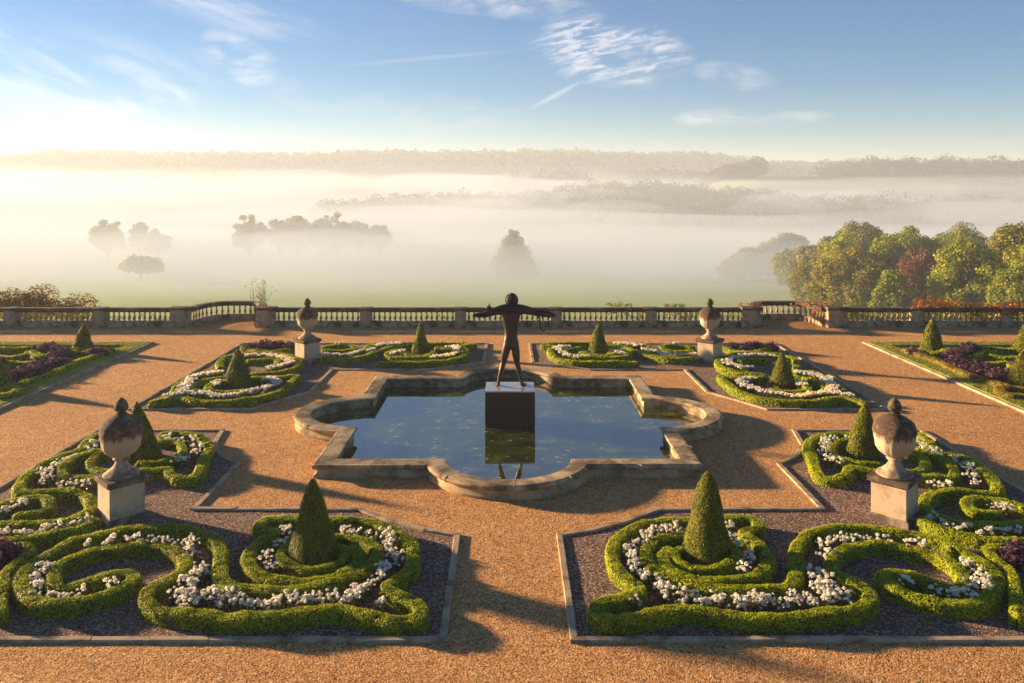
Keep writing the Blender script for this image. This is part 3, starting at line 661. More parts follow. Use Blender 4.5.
for key, names in (('farside', 'far {s} bed, beside the urn'), ('side', '{s} side bed, behind the grass strip'), ('near', 'outer corner of the near {s} bed')):
    for mir, s in ((False, 'left'), (True, 'right')):
        rng = np.random.default_rng(9+mir)
        for line, hw, n in PURPLE_LINES[key]:
            for x, y in flower_spots(line, hw, n, mir, rng):
                if pp_ is None: o = pp_ = link('purple_plant', leaf_mesh(8, 170, 0.30, 0.46, 0.10), M['purple'])
                else: o = copy_tree(pp_)
                sc_ = rng.uniform(0.75, 1.15); o.location = (x, y, 0.01); o.scale = (sc_,)*3; o.rotation_euler = (0, 0, rng.uniform(0, 6.28))
                tag(o, 'dark purple leafy plant in the '+names.format(s=s), 'plant', 'purple leafed plants in the '+names.format(s=s))

# ------------------------------------------------------------------ pool
def loft(profile, name, mat, parent, smooth=35):
    """profile: list of (inset, z), closed ring of sections"""
    rings = [pool_outline(i) for i, z in profile]; n = len(rings[0])
    V = np.vstack([np.column_stack([r, np.full(n, z)]) for r, (i, z) in zip(rings, profile)])
    Fq = []
    for k in range(len(profile)-1):
        for i in range(n): j = (i+1) % n; Fq.append((k*n+i, k*n+j, (k+1)*n+j, (k+1)*n+i))
    me = np_mesh(name, V, np.array(Fq)); b = bmesh.new(); b.from_mesh(me); bmesh.ops.recalc_face_normals(b, faces=b.faces[:]); b.to_mesh(me); b.free()
    me.polygons.foreach_set('use_smooth', np.ones(len(me.polygons), bool)); me.set_sharp_from_angle(angle=R(smooth))
    return link(name, me, mat, parent)
pool = tag(empty('stone_pool', (0, POOL_Y, 0)), 'cross shaped stone pool basin with a rounded lobe on each side and a moulded rim', 'pool')
loft([(0.10, -0.01), (0.04, -0.005), (0.03, 0.06), (0.07, 0.09), (0.10, 0.13), (0.11, 0.205), (0.40, 0.206)], 'basin_wall', M['wallst'], pool)
loft([(0.10, 0.200), (0.04, 0.212), (0.015, 0.24), (0.0, 0.275), (0.012, 0.315), (0.035, 0.33), (0.07, 0.338), (0.075, 0.332), (0.085, 0.332), (0.09, 0.340), (0.44, 0.340), (0.50, 0.33), (0.52, 0.29), (0.50, 0.24), (0.45, 0.215), (0.44, 0.209)], 'coping', M['coping'], pool)
loft([(0.42, 0.207), (0.43, 0.10), (0.45, -0.3)], 'inner_wall', M['coping'], pool)
# joints between the coping stones
oo, ii = pool_outline(-0.001), pool_outline(0.46); nper = len(oo)//4
for k in range(4):
    for idx, t in ((0, .5), (5, 0), (12, 0), (18, 0), (nper-1, .45)):
        a = k*nper+idx; b = (a+1) % len(oo); p = oo[a]*(1-t)+oo[b]*t; q = ii[a]*(1-t)+ii[b]*t; d = (q-p); L = float(np.hypot(*d))
        o = MB().box(0, L, -0.007, 0.007, 0.215, 0.3425).build('mortar_joint', M['plinth'], pool); o.location = (p[0], p[1], 0); o.rotation_euler = (0, 0, math.atan2(d[1], d[0]))
w_in = pool_outline(0.425)
poly_sheet([(x, y+POOL_Y) for x, y in w_in], 0.0, 'pool_water', M['water'], 'still blue pool water with drifting algae', kind='structure')

# plinth in the water and the statue
pl = tag(empty('statue_plinth', (0.05, POOL_Y+0.05, 0)), 'dark polished stone block rising from the middle of the pool', 'plinth')
MB().box(-0.755, 0.755, -0.6, 0.6, -0.3, 1.05, 0.008).build('block', M['granite'], pl)
m, nt, out = nodes('glossy_slab_top'); principled(nt, out, (0.32, 0.31, 0.30), 0.10, 0.8); M['slab'] = m
MB().box(-0.752, 0.752, -0.597, 0.597, 1.052, 1.092, 0.006).build('top_slab', M['slab'], pl)

def skin(name, verts, edges, mat, parent=None, sub=2, root=0):
    me = bpy.data.meshes.new(name); me.from_pydata([v[:3] for v in verts], edges, []); o = bpy.data.objects.new(name, me); COL.objects.link(o)
    md = o.modifiers.new('s', 'SKIN'); md.use_smooth_shade = True; md.branch_smoothing = 0.35
    sv = me.skin_vertices[0].data
    for i, v in enumerate(verts):
        r = v[3]; sv[i].radius = (r if isinstance(r, tuple) else (r, r)); sv[i].use_root = (i == root)
    ms = o.modifiers.new('sub', 'SUBSURF'); ms.levels = sub; ms.render_levels = sub
    dg = bpy.context.evaluated_depsgraph_get(); me2 = bpy.data.meshes.new_from_object(o.evaluated_get(dg)); me2.name = name
    bpy.data.objects.remove(o); o = link(name, me2, None, parent); me2.materials.clear(); me2.materials.append(mat)
    me2.polygons.foreach_set('use_smooth', np.ones(len(me2.polygons), bool)); return o

def statue():
    root = tag(empty('bronze_statue', (0, POOL_Y+0.05, 1.092)), 'dark bronze nude man seen from behind, arms spread, big cat across his shoulders', 'statue')
    v = []; e = []
    def add(x, y, z, r, p=None):
        kf = (1.32 if z > 3.0 else 1.16) if 2.4 < z < 3.45 and isinstance(r, tuple) and abs(x) < .2 else 1.05
        r = tuple(q*kf for q in r) if isinstance(r, tuple) else r*kf
        v.append((x, y, z-1.092, r)); i = len(v)-1
        if p is not None: e.append((p, i))
        return i
    pel = add(0.08, 0, 2.46, (0.235, 0.17))
    a = add(0.08, 0.02, 2.66, (0.20, 0.15), pel); a = add(0.085, 0.02, 2.86, (0.195, 0.14), a); a = add(0.08, 0.0, 3.08, (0.235, 0.16), a)
    ch = add(0.07, -0.01, 3.30, (0.27, 0.17), a); nk = add(0.085, 0.03, 3.50, (0.11, 0.11), ch); nk2 = add(0.09, 0.08, 3.60, (0.10, 0.10), nk)
    for s, hx, kx, ax, fx in ((-1, -0.05, -0.16, -0.31, -0.36), (1, 0.21, 0.27, 0.42, 0.48)):
        h_ = add(hx, -0.02, 2.36, (0.15, 0.16), pel); t = add((hx*0.6+kx*0.4), 0.02, 2.12, 0.135, h_); k = add(kx, 0.05, 1.80, 0.085, t); c = add((kx*0.65+ax*0.35), -0.02, 1.60, 0.085, k)
        c2 = add((kx*0.3+ax*0.7), -0.02, 1.40, 0.062, c); an = add(ax, -0.02, 1.20, 0.05, c2); hl = add(ax-0.0*s, -0.03, 1.145, 0.055, an); f1 = add(fx, 0.10, 1.135, (0.06, 0.042), hl); add(fx+0.04*s, 0.23, 1.120, (0.055, 0.026), f1)
    for s, pts in ((-1, [(-0.16, 0.0, 3.42, .12), (-0.36, -0.02, 3.40, .095), (-0.56, -0.03, 3.33, .068), (-0.70, -0.02, 3.29, .07), (-0.90, 0.0, 3.27, .045), (-1.00, 0, 3.26, (.036, .05))]),
                   (1, [(0.34, 0.0, 3.44, .12), (0.54, -0.02, 3.42, .095), (0.76, -0.03, 3.36, .068), (0.94, -0.02, 3.32, .07), (1.20, 0.0, 3.28, .045), (1.33, 0, 3.25, (.036, .05))])):
        p = ch
        for q in pts: p = add(*q, p)
    body = skin('body', v, e, M['bronze'], root, 2)
    # head as its own surface flowing out of the neck, joined into the body mesh
    b = bmesh.new(); b.from_mesh(body.data)
    hc = Vector((0.10, 0.09, 3.73-1.092))
    r = bmesh.ops.create_uvsphere(b, u_segments=28, v_segments=20, radius=1.0)
    for q in r['verts']:
        p = q.co.copy(); x, y, z = p
        fx = 0.165; fy = 0.19; fz = 0.20
        if z < 0 and y > 0: fy *= 1-0.1*abs(z); fx *= 1-0.35*abs(z)
        d = Vector((x*fx, y*fy, z*fz))
        if y > 0.8 and abs(x) < 0.22 and -0.35 < z < 0.15: d.y += 0.035*(1-abs(x)/0.22)       # nose
        if y > 0.75 and 0.15 < abs(x) < 0.5 and 0.0 < z < 0.25: d.y -= 0.012                   # eye sockets
        if y > 0.8 and abs(x) < 0.3 and -0.62 < z < -0.45: d.y += 0.012                        # mouth
        q.co = hc+d
    for s in (-1, 1):                                                                           # ears
        r = bmesh.ops.create_uvsphere(b, u_segments=10, v_segments=8, radius=1.0, matrix=Matrix.Translation(hc+Vector((s*0.150, 0.01, -0.01))) @ Matrix.Diagonal((0.02, 0.03, 0.045, 1)))
    # feet toes and fingers
    def finger(p0, d, L, rad, bend):
        pts = [Vector(p0)]; dd = Vector(d).normalized()
        for k in range(3):
            pts.append(pts[-1]+dd*L/3*(1.1-0.15*k)); dd = (dd+Vector(bend)*0.35).normalized()
        seg = 8; rings = []
        for i, p in enumerate(pts):
            q = (pts[min(i+1, 3)]-pts[max(i-1, 0)]).normalized().to_track_quat('Z', 'Y'); rr = rad*(1-0.13*i)
            rings.append([b.verts.new(p+q @ Vector((rr*math.cos(2*math.pi*k/seg), rr*math.sin(2*math.pi*k/seg), 0))) for k in range(seg)])
        for a_, c_ in zip(rings, rings[1:]):
            for i in range(seg): b.faces.new((a_[i], a_[(i+1) % seg], c_[(i+1) % seg], c_[i]))
        b.faces.new(rings[-1]); b.faces.new(rings[0][::-1])
    for s, wx, wz in ((-1, -1.0, 3.26), (1, 1.33, 3.25)):
        for k, L in enumerate((0.10, 0.115, 0.11, 0.088)):
            finger((wx+0.015*s, -0.045+0.028*k, wz-1.092), (s, (k-1.5)*0.09, -0.05), L, 0.014, (0, 0, -1))
        finger((wx-0.03*s, 0.05, wz-1.092), (0.6*s, 1, -0.2), 0.085, 0.016, (s, 0, -0.4))
    for ax, s in ((-0.40, -1), (0.52, 1)):
        for k in range(5): finger((ax+(k-2)*0.024, 0.25, 0.028), ((k-2)*0.08, 1, -0.1), 0.055-0.006*abs(k-1), 0.015, (0, 0, -0.2))
    bmesh.ops.recalc_face_normals(b, faces=b.faces[:]); b.to_mesh(body.data); b.free()
    body.data.polygons.foreach_set('use_smooth', np.ones(len(body.data.polygons), bool))
    # curly hair cap
    P, d = ellipsoid_pts(420, hc+Vector((0, -0.025, 0.02)), (0.188, 0.20, 0.21), RNG, 0.0)
    keep = ~((d[:, 1] > 0.35) & (d[:, 2] < 0.45)); P = P[keep]; d = d[keep]; keep = d[:, 2] > -0.72; P = P[keep]; d = d[keep]
    hb = bmesh.new(); bmesh.ops.create_uvsphere(hb, u_segments=24, v_segments=16, radius=1, matrix=Matrix.Translation(hc+Vector((0, -0.035, 0.02))) @ Matrix.Diagonal((0.182, 0.185, 0.203, 1)))
    for p in P[::2]: bmesh.ops.create_icosphere(hb, subdivisions=1, radius=0.026, matrix=Matrix.Translation(p))
    me = bpy.data.meshes.new('hair'); hb.to_mesh(me); hb.free(); me.polygons.foreach_set('use_smooth', np.ones(len(me.polygons), bool)); link('hair', me, M['bronze2'], root)
    # big cat draped over the shoulders: trunk, head, four hanging legs and tail in one surface
    v.clear(); e.clear(); Y = -0.10
    b0 = add(0.10, Y, 3.52, (0.145, 0.15)); r1 = add(0.36, Y, 3.52, (0.16, 0.155), b0); r2 = add(0.58, Y, 3.49, (0.10, 0.10), r1); l1 = add(-0.16, Y, 3.52, (0.155, 0.15), b0); l2 = add(-0.34, Y-0.01, 3.50, (0.095, 0.10), l1)
    n1 = add(-0.47, Y-0.02, 3.50, 0.06, l2); hd = add(-0.60, Y-0.03, 3.56, 0.085, n1); mz = add(-0.70, Y-0.03, 3.52, 0.045, hd)
    for dx, o0 in ((-0.02, l2), (-0.10, l2)):
        p = add(-0.50+dx, Y+0.03+dx, 3.42, 0.06, o0); p = add(-0.72+dx, Y+0.04+dx*.5, 3.37, 0.045, p); p = add(-0.95+dx, Y+0.04, 3.33, 0.036, p); add(-1.04+dx*.7, Y+0.03, 3.285, 0.045, p)
    for dx in (0.0, 0.09):
        p = add(0.76+dx*.5, Y+0.02+dx, 3.46, 0.085-dx*.2, r2); p = add(0.95+dx, Y+0.03+dx*.5, 3.43, 0.055, p); p = add(1.13+dx, Y+0.03, 3.39, 0.038, p); p = add(1.30+dx, Y+0.03, 3.35, 0.034, p); add(1.40+dx*.7, Y+0.02, 3.28, 0.042, p)
    p = add(0.74, Y-0.06, 3.42, 0.036, r2); p = add(0.90, Y-0.09, 3.36, 0.028, p); p = add(0.96, Y-0.10, 3.22, 0.024, p); p = add(0.97, Y-0.10, 3.05, 0.022, p); p = add(1.00, Y-0.10, 2.92, 0.022, p); p = add(1.07, Y-0.10, 2.85, 0.024, p); add(1.13, Y-0.10, 2.85, 0.02, p)
    cat = skin('draped_cat', v, e, M['bronze2'], root, 2)
    b = bmesh.new(); b.from_mesh(cat.data)
    for s in (-1, 1): bmesh.ops.create_cone(b, segments=8, radius1=0.03, radius2=0.006, depth=0.06, cap_ends=True, matrix=Matrix.Translation((-0.585, Y-0.03+s*0.05, 3.655-1.092)))
    b.to_mesh(cat.data); b.free(); cat.data.polygons.foreach_set('use_smooth', np.ones(len(cat.data.polygons), bool))
statue()

# ------------------------------------------------------------------ urns on plinths
def urn_plinth(x, y, label):
    r = tag(empty('stone_plinth', (x, y, 0), R(45)), label, 'plinth', 'stone urn plinths')
    MB().box(-.43, .43, -.43, .43, -.01, .11, .012).lathe([(.425, .1105), (.39, .14), (.372, .15)], 4, sq=True).build('base', M['plinthbase'], r)
    MB().box(-.365, .365, -.365, .365, .12, .83, .006).build('shaft', M['plinth'], r)
    MB().lathe([(.364, .80), (.385, .82), (.40, .84)], 4, sq=True).box(-.43, .43, -.43, .43, .841, .955, .014).build('cap', M['cap'], r)
    return r
def urn(x, y, label):
    r = tag(empty('stone_urn', (x, y, .956)), label, 'urn', 'lidded stone urns')
    MB().lathe([(.36, 0), (.375, .02), (.37, .05), (.33, .075), (.26, .12), (.18, .19), (.135, .26), (.12, .31), (.125, .335)], 32).build('foot', M['urn'], r, 40)
    MB().lathe([(.12, .337), (.165, .345), (.175, .37), (.16, .39), (.15, .40)], 32).build('collar', M['urn'], r, 40)
    b = MB()
    b.lathe([(.15, .401), (.22, .44), (.30, .52), (.36, .62), (.40, .73), (.425, .84), (.435, .93)], 48)
    bb = b.b
    for v in bb.verts:                                            # gadroons on the lower bowl
        z = v.co.z
        if .40 < z < .74:
            a = math.atan2(v.co.y, v.co.x); k = 1+0.11*abs(math.sin(a*8))*(1-abs((z-.57)/.17)**2 if abs((z-.57)/.17) < 1 else 0); v.co.x *= k; v.co.y *= k
    b.build('bowl', M['bowl'], r, 40)
    MB().lathe([(.436, .931), (.448, .937), (.452, .955), (.446, .975), (.44, 1.0), (.43, 1.07), (.40, 1.15), (.34, 1.20), (.26, 1.26), (.17, 1.30), (.10, 1.325)], 40).build('lid', M['lid'], r, 40)
    b = MB().lathe([(.10, 1.326), (.125, 1.345), (.075, 1.375), (.115, 1.41), (.14, 1.46), (.135, 1.52), (.105, 1.59), (.06, 1.65), (.015, 1.69)], 18)
    for v in b.b.verts:
        if v.co.z > 1.4:
            a = math.atan2(v.co.y, v.co.x); k = 1+0.14*math.sin(a*6+v.co.z*42); v.co.x *= k; v.co.y *= k
    b.build('finial', M['finial'], r, 40); return r
for x, y, s, f in ((-8.46, 17.42, 'left', 'near'), (8.44, 17.42, 'right', 'near'), (-8.40, 33.3, 'left', 'far'), (8.42, 33.3, 'right', 'far')):
    urn_plinth(x, y, 'square pale stone plinth set diagonally in the %s %s bed' % (f, s))
    urn(x, y, {'nearleft': 'large lidded stone urn with dark stained lid, nearest on the left', 'nearright': 'large lidded stone urn with blackened lid, nearest on the right', 'farleft': 'smaller looking lidded urn far left, in front of the balustrade', 'farright': 'smaller looking lidded urn far right, in front of the balustrade'}[f+s])

# ------------------------------------------------------------------ balustrade
BY = 41.75
bal_me = MB().lathe([(.055, .30), (.055, .335), (.035, .345), (.045, .36), (.075, .42), (.080, .47), (.062, .54), (.038, .63), (.036, .68), (.05, .70), (.035, .715), (.052, .73), (.055, .765)], 10).mesh('baluster', 50)
bal_me.materials.append(M['baluster'])
def pier(x, y, w, label, hgt=1.0, big=False, rz=0):
    r = tag(empty('stone_pier', (x, y, 0), rz), label, 'pier', 'stone piers of the balustrade')
    h2 = w/2
    MB().box(-h2-.04, h2+.04, -.27, .27, -.01, .29, .012).build('base', M['baluster'], r)
    MB().box(-h2, h2, -.22, .22, .291, hgt-.16, .006).build('shaft', M['baluster'], r)
    if big: MB().box(-h2+.1, h2-.1, -.235, -.2205, .38, hgt-.25, .004).build('panel', M['baluster'], r)
    MB().box(-h2-.06, h2+.06, -.29, .29, hgt-.159, hgt, .02).build('cap', M['rail'], r)
    return r
def straight_run(x0, x1, label):
    r = tag(empty('balustrade', ((x0+x1)/2, BY, 0)), label, 'balustrade', 'balustrade panels along the terrace edge'); L = (x1-x0)/2
    MB().box(-L, L, -.21, .21, -.01, .24, .012).box(-L+.002, L-.002, -.12, .12, .2405, .299).build('base_course', M['baluster'], r)
    MB().box(-L, L, -.13, .13, .766, .82).box(-L+.002, L-.002, -.20, .20, .8205, .985, .03).build('handrail', M['rail'], r)
    n = int(round(2*L/.27)); 
    for i in range(n):
        o = link('baluster', bal_me, None, r); o.location = (-L+(i+.5)*2*L/n, 0, 0); o.rotation_euler = (0, 0, random.uniform(-.3, .3))
    return r
def bay(cx, label, half=1.75, depth=2.35):
    r = tag(empty('curved_balustrade', (cx, BY, 0)), label, 'balustrade', 'curved lookout bays of the balustrade')
    pts = [(-half*math.copysign(abs(math.cos(t))**.75, math.cos(t)), depth*math.sin(t)**.75) for t in np.linspace(0, math.pi, 41)]
    def band(w_, z0, z1, name, mat):
        V = []; 
        for i, (x, y) in enumerate(pts):
            a = pts[max(i-1, 0)]; b = pts[min(i+1, 40)]; d = Vector((b[0]-a[0], b[1]-a[1])).normalized(); nx, ny = -d.y, d.x
            for s, z in ((-1, z0), (1, z0), (1, z1-.02), (.85, z1), (-.85, z1), (-1, z1-.02)): V.append((x+nx*w_*s, y+ny*w_*s, z))
        Fq = []; 
        for i in range(40):
            for k in range(6): Fq.append((i*6+k, i*6+(k+1) % 6, (i+1)*6+(k+1) % 6, (i+1)*6+k))
        b = bmesh.new(); vs = [b.verts.new(v) for v in V]
        for f in Fq: b.faces.new([vs[i] for i in f])
        b.faces.new(vs[:6]); b.faces.new(vs[-6:]); bmesh.ops.recalc_face_normals(b, faces=b.faces[:]); me = bpy.data.meshes.new(name); b.to_mesh(me); b.free(); link(name, me, mat, r)
    band(.21, -.6, .25, 'base_course', M['baluster']); band(.12, .2505, .299, 'plinth_course', M['baluster']); band(.13, .766, .82, 'rail_bed', M['rail']); band(.22, .8205, 1.0, 'handrail', M['rail'])
    s = [0]
    for a, b in zip(pts, pts[1:]): s.append(s[-1]+math.hypot(b[0]-a[0], b[1]-a[1]))
    n = 21
    for i in range(n):
        u = (i+1.0)*s[-1]/(n+1); o = link('baluster', bal_me, None, r); o.location = (float(np.interp(u, s, [p[0] for p in pts])), float(np.interp(u, s, [p[1] for p in pts])), 0)
    b = bmesh.new(); vs = [b.verts.new((x, y, .004)) for x, y in pts]; b.faces.new(vs); me = bpy.data.meshes.new('bay_floor'); b.to_mesh(me); b.free()
    o = link('bay_gravel', me, M['path']); o.location = (cx, BY, 0); tag(o, None, None, None, 'structure')
    return r
pos = 'first second third fourth fifth'.split()
piers_x = [2.5, 7.45, 12.65, 17.1, 21.35, 26.0, 30.6]
for sgn, s in ((-1, 'left'), (1, 'right')):
    for i, x in enumerate(piers_x):
        big = i in (2, 3)
        desc = ['narrow balustrade pier just %s of the statue' % s, 'narrow balustrade pier behind the far %s urn' % s, 'broad stone pier at the inner end of the %s curved bay' % s, 'broad stone pier at the outer end of the %s curved bay' % s, 'balustrade pier beyond the %s bay, behind the side bed' % s, 'balustrade pier towards the %s edge of the picture' % s, 'outermost balustrade pier on the %s' % s][i]
        pier(sgn*x, BY-(0.12 if big else 0), .95 if big else .58, desc, 1.05 if big else 1.0, big)
    rr = [(2.5+.29, 7.45-.29, 'balustrade panel between the statue and the far %s urn' % s), (7.45+.29, 12.65-.475, 'balustrade panel behind the far %s urn, up to the curved bay' % s), (17.1+.475, 21.35-.29, 'first balustrade panel outward of the %s curved bay' % s), (21.35+.29, 26-.29, 'second balustrade panel outward of the %s curved bay' % s), (26.29, 30.31, 'third balustrade panel outward of the %s curved bay, at the picture edge' % s)]
    for a, b, lb in rr:
        if sgn < 0: a, b = -b, -a
        straight_run(a, b, lb)
    bay(sgn*14.87, 'curved balustrade bay bulging out over the valley on the %s' % s)
straight_run(-2.21, 2.21, 'middle balustrade panel directly behind the statue')

# ------------------------------------------------------------------ creepers and shrubs on the balustrade
def leafcloud(name, blobs, size, per, mat, label, cat, seed=1, group=None):
    rng = np.random.default_rng(seed); Vs = []; Fs = []; o = 0; cx, cy = blobs[0][0], blobs[0][1]
    for (x, y, z, rx, ry, rz) in blobs:
        n = int(per*(rx*ry+rx*rz+ry*rz)*4.2/(size*size)); P, d = ellipsoid_pts(n, (x-cx, y-cy, z), (rx, ry, rz), rng, 0.45)
        v, f = quads_at(P, d+[0, -.2, .3], size, .6, .85, rng); Vs.append(v); Fs.append(f+o); o += len(v)
    ob = link(name, np_mesh(name, np.vstack(Vs), np.vstack(Fs)), M[mat]); ob.location = (cx, cy, 0)
    return tag(ob, label, cat, group)
rr = random.Random(4)
def strip(x0, x1, y, z, n, r, dz=.1): return [(x0+(x1-x0)*(i+.5)/n+rr.uniform(-.1, .1), y+rr.uniform(-.05, .05), z+rr.uniform(-dz, dz), r*rr.uniform(.6, 1.3), r*.6, r*rr.uniform(.5, 1.1)) for i in range(n)]
leafcloud('creeper', strip(21.2, 27.4, 41.75, 1.02, 18, .32, .06)+strip(21.6, 23.8, 42.2, 1.28, 7, .3, .12)+strip(24, 26.5, 41.5, .8, 9, .3, .15), .10, .5, 'creeper', 'orange red creeper spilling over the rail at the right edge', 'creeper', 3)
leafcloud('creeper', strip(15.3, 17.3, 43.0, 1.02, 6, .22, .05)+strip(16.2, 17.2, 42.2, 1.05, 4, .24, .05)+strip(16.0, 16.6, 42.0, .6, 3, .22, .15), .09, .5, 'creeper', 'orange red creeper on the outer shoulder of the right curved bay', 'creeper', 4)
leafcloud('creeper', strip(12.2, 13.3, 42.0, 1.10, 4, .2, .03), .08, .5, 'creeper', 'small tuft of orange creeper on the inner pier of the right curved bay', 'creeper', 5)
leafcloud('ivy', strip(21.3, 27.5, 41.95, .5, 20, .3, .2), .09, 0.66, 'ivy', 'dark green ivy between the balusters below the orange creeper', 'climbing plant', 6)
leafcloud('ivy', strip(17.7, 20.9, 42.05, .45, 8, .2, .2), .09, 0.57, 'ivy', 'ivy stems behind the balusters just outward of the right curved bay', 'climbing plant', 7)
leafcloud('ivy', strip(8.2, 12.0, 42.05, .5, 15, .27, .2), .09, 0.76, 'ivy', 'yellow green ivy behind the balusters near the far right urn', 'climbing plant', 8)
leafcloud('ivy', strip(5.2, 7.2, 42.05, .6, 7, .24, .2), .09, 0.66, 'ivy', 'bright ivy behind the balusters right of the statue', 'climbing plant', 9)
leafcloud('ivy', strip(-21, -17.9, 42.05, .5, 8, .22, .2), .09, 0.57, 'ivy', 'ivy behind the balusters just outward of the left curved bay', 'climbing plant', 10)
leafcloud('ivy', strip(-27, -21.9, 42.05, .55, 16, .28, .2), .09, 0.66, 'ivy', 'brownish ivy behind the balusters at the left edge', 'climbing plant', 11)
leafcloud('ivy', strip(-4.6, -2.9, 42.05, .5, 5, .2, .2), .09, 0.47, 'ivy', 'sparse ivy behind the balusters left of the statue', 'climbing plant', 12)
leafcloud('ivy', strip(5.3, 6.5, 42.2, 1.05, 5, .2, .07), .08, 0.95, 'ivy', 'tuft of bright leaves above the rail right of the statue', 'climbing plant', 13)
leafcloud('ivy', strip(8.2, 9.4, 42.2, 1.03, 5, .18, .05), .08, 0.95, 'ivy', 'tuft of bright leaves above the rail beside the far right urn', 'climbing plant', 14)
leafcloud('red_flowers', strip(-2.0, -1.2, 42.15, .55, 4, .12, .1), .07, .6, 'creeper', 'red flowers showing between balusters left of the statue legs', 'flowers', 15)
leafcloud('shrub', strip(-31, -24.8, 46.5, .1, 14, .9, .3)+strip(-31, -27.0, 46.8, .8, 8, .7, .2), .11, 1.1, 'rust', 'rusty brown shrub rising behind the balustrade at the left edge', 'shrub', 16)
leafcloud('shrub', [(19.0, 43.6, .55, .75, .5, .55), (18.5, 43.6, .4, .4, .4, .4), (19.5, 43.6, .35, .5, .4, .4)], .1, .7, 'ivy', 'round green shrub peeping over the rail outward of the right bay', 'shrub', 17)
def sapling(x, y):
    r = tag(empty('sapling', (x, y, -3)), 'spindly nearly bare sapling behind the left curved bay', 'sapling'); rg = random.Random(3); b = MB(); tips = []
    for i in range(9):
        a = rg.uniform(0, 6.28); p = [(0, 0, 0)]; s = rg.uniform(.2, .5)
        for k in range(1, 6): p.append((p[-1][0]+math.cos(a)*s*.35+rg.uniform(-.1, .1), p[-1][1]+math.sin(a)*s*.35, p[-1][2]+.98+rg.uniform(-.15, .1)))
        b.tube(p, [.04, .03, .025, .018, .012, .006], 5); tips += p[3:]
        for q in p[3:5]:
            t = (q[0]+rg.uniform(-.5, .5), q[1]+rg.uniform(-.3, .3), q[2]+rg.uniform(.2, .6)); b.tube([q, t], [.012, .005], 4); tips.append(t)
    b.build('stems', M['bark'], r); P = np.array([np.array(t)+RNG.normal(0, .13, 3) for t in tips for _ in range(9)])
    v, f = quads_at(P, np.tile([0, 0, 1.], (len(P), 1)), .085, .9); link('leaves', np_mesh('leaves', v, f), M['t_gold'], r)
sapling(-14.2, 45.6)

# ------------------------------------------------------------------ trees
def tree(x, y, base, hgt, rad, mat, label, leaf=.45, dens=1.0, shape='round', seed=0, group=None, cat='tree', sink=0):
    rng = np.random.default_rng(seed+1000); r = tag(empty('tree', (x, y, base)), label, cat, group)
    lobes = []
    nl = 64 if shape != 'cone' else 18
    for i in range(nl):
        if shape == 'cone': t = (i+.5)/nl; rr_ = rad*(1-t)**.8*.8+rad*.12; a = i*2.4; c = (math.cos(a)*rr_*.45, math.sin(a)*rr_*.45, hgt*(.08+.86*t)); s = rr_*.75; lobes.append((c, (s, s, s*.8)))
        elif shape == 'flat': a = i*2.4; d = rad*.8*math.sqrt((i+.5)/nl); c = (math.cos(a)*d, math.sin(a)*d, hgt*(.62+.22*rng.random()-.12*d/rad)); s = rad*rng.uniform(.3, .45); lobes.append((c, (s, s, s*.6)))
        elif shape == 'high':
            a = i*2.4; d = rad*math.sqrt((i+.5)/nl)*.85; s = rad*rng.uniform(.16, .34); c = (math.cos(a)*d, math.sin(a)*d, hgt*.46+rng.uniform(-.1, .06)*hgt+(hgt*.50-s)*rng.uniform(0, 1)*math.sqrt(max(0, 1-(d/rad)**2))); lobes.append((c, (s, s, s*.8)))
        else:
            t = (i+.5)/nl; ph = math.acos(1-1.9*t); a = i*2.4+rng.uniform(-.4, .4); d = rad*rng.uniform(.45, .88)
            s = rad*rng.uniform(.15, .36); c = (math.cos(a)*math.sin(ph)*d, math.sin(a)*math.sin(ph)*d, hgt*.52+math.cos(ph)*(hgt*.48-s*.9)*rng.uniform(.8, 1.0)); lobes.append((c, (s, s, s*rng.uniform(.7, 1.0))))
    Vs = []; Fs = []; o = 0
    for c, s in lobes:
        n = int(dens*4*math.pi*s[0]*s[0]*1.15/(leaf*leaf*.5)); P, d = ellipsoid_pts(n, c, s, rng, .5)
        P += .18*s[0]*noise3(P+x, 5/s[0], seed)[:, None]*d
        keep = P[:, 2] > .4; P = P[keep]; d = d[keep]; v, f = quads_at(P, d+[0, 0, .3], leaf, .65, .8, rng); Vs.append(v); Fs.append(f+o); o += len(v)
    link('crown', np_mesh('crown', np.vstack(Vs), np.vstack(Fs)), M[mat], r)
    b = MB().tube([(0, 0, -1), (0, 0, hgt*.25), (rad*.05, 0, hgt*.6), (0, 0, hgt*.85)], [rad*.09, rad*.07, rad*.05, rad*.02], 8)
    for c, s in lobes[::2]: b.tube([(0, 0, hgt*rng.uniform(.22, .5)), tuple(np.array(c)*[.55, .55, .8]), c], [rad*.04, rad*.025, rad*.01], 5)
    b.build('trunk', M['bark'], r); return r
def hv(x, y): return float(H_valley(np.array([float(x)]), np.array([float(y)]))[0])
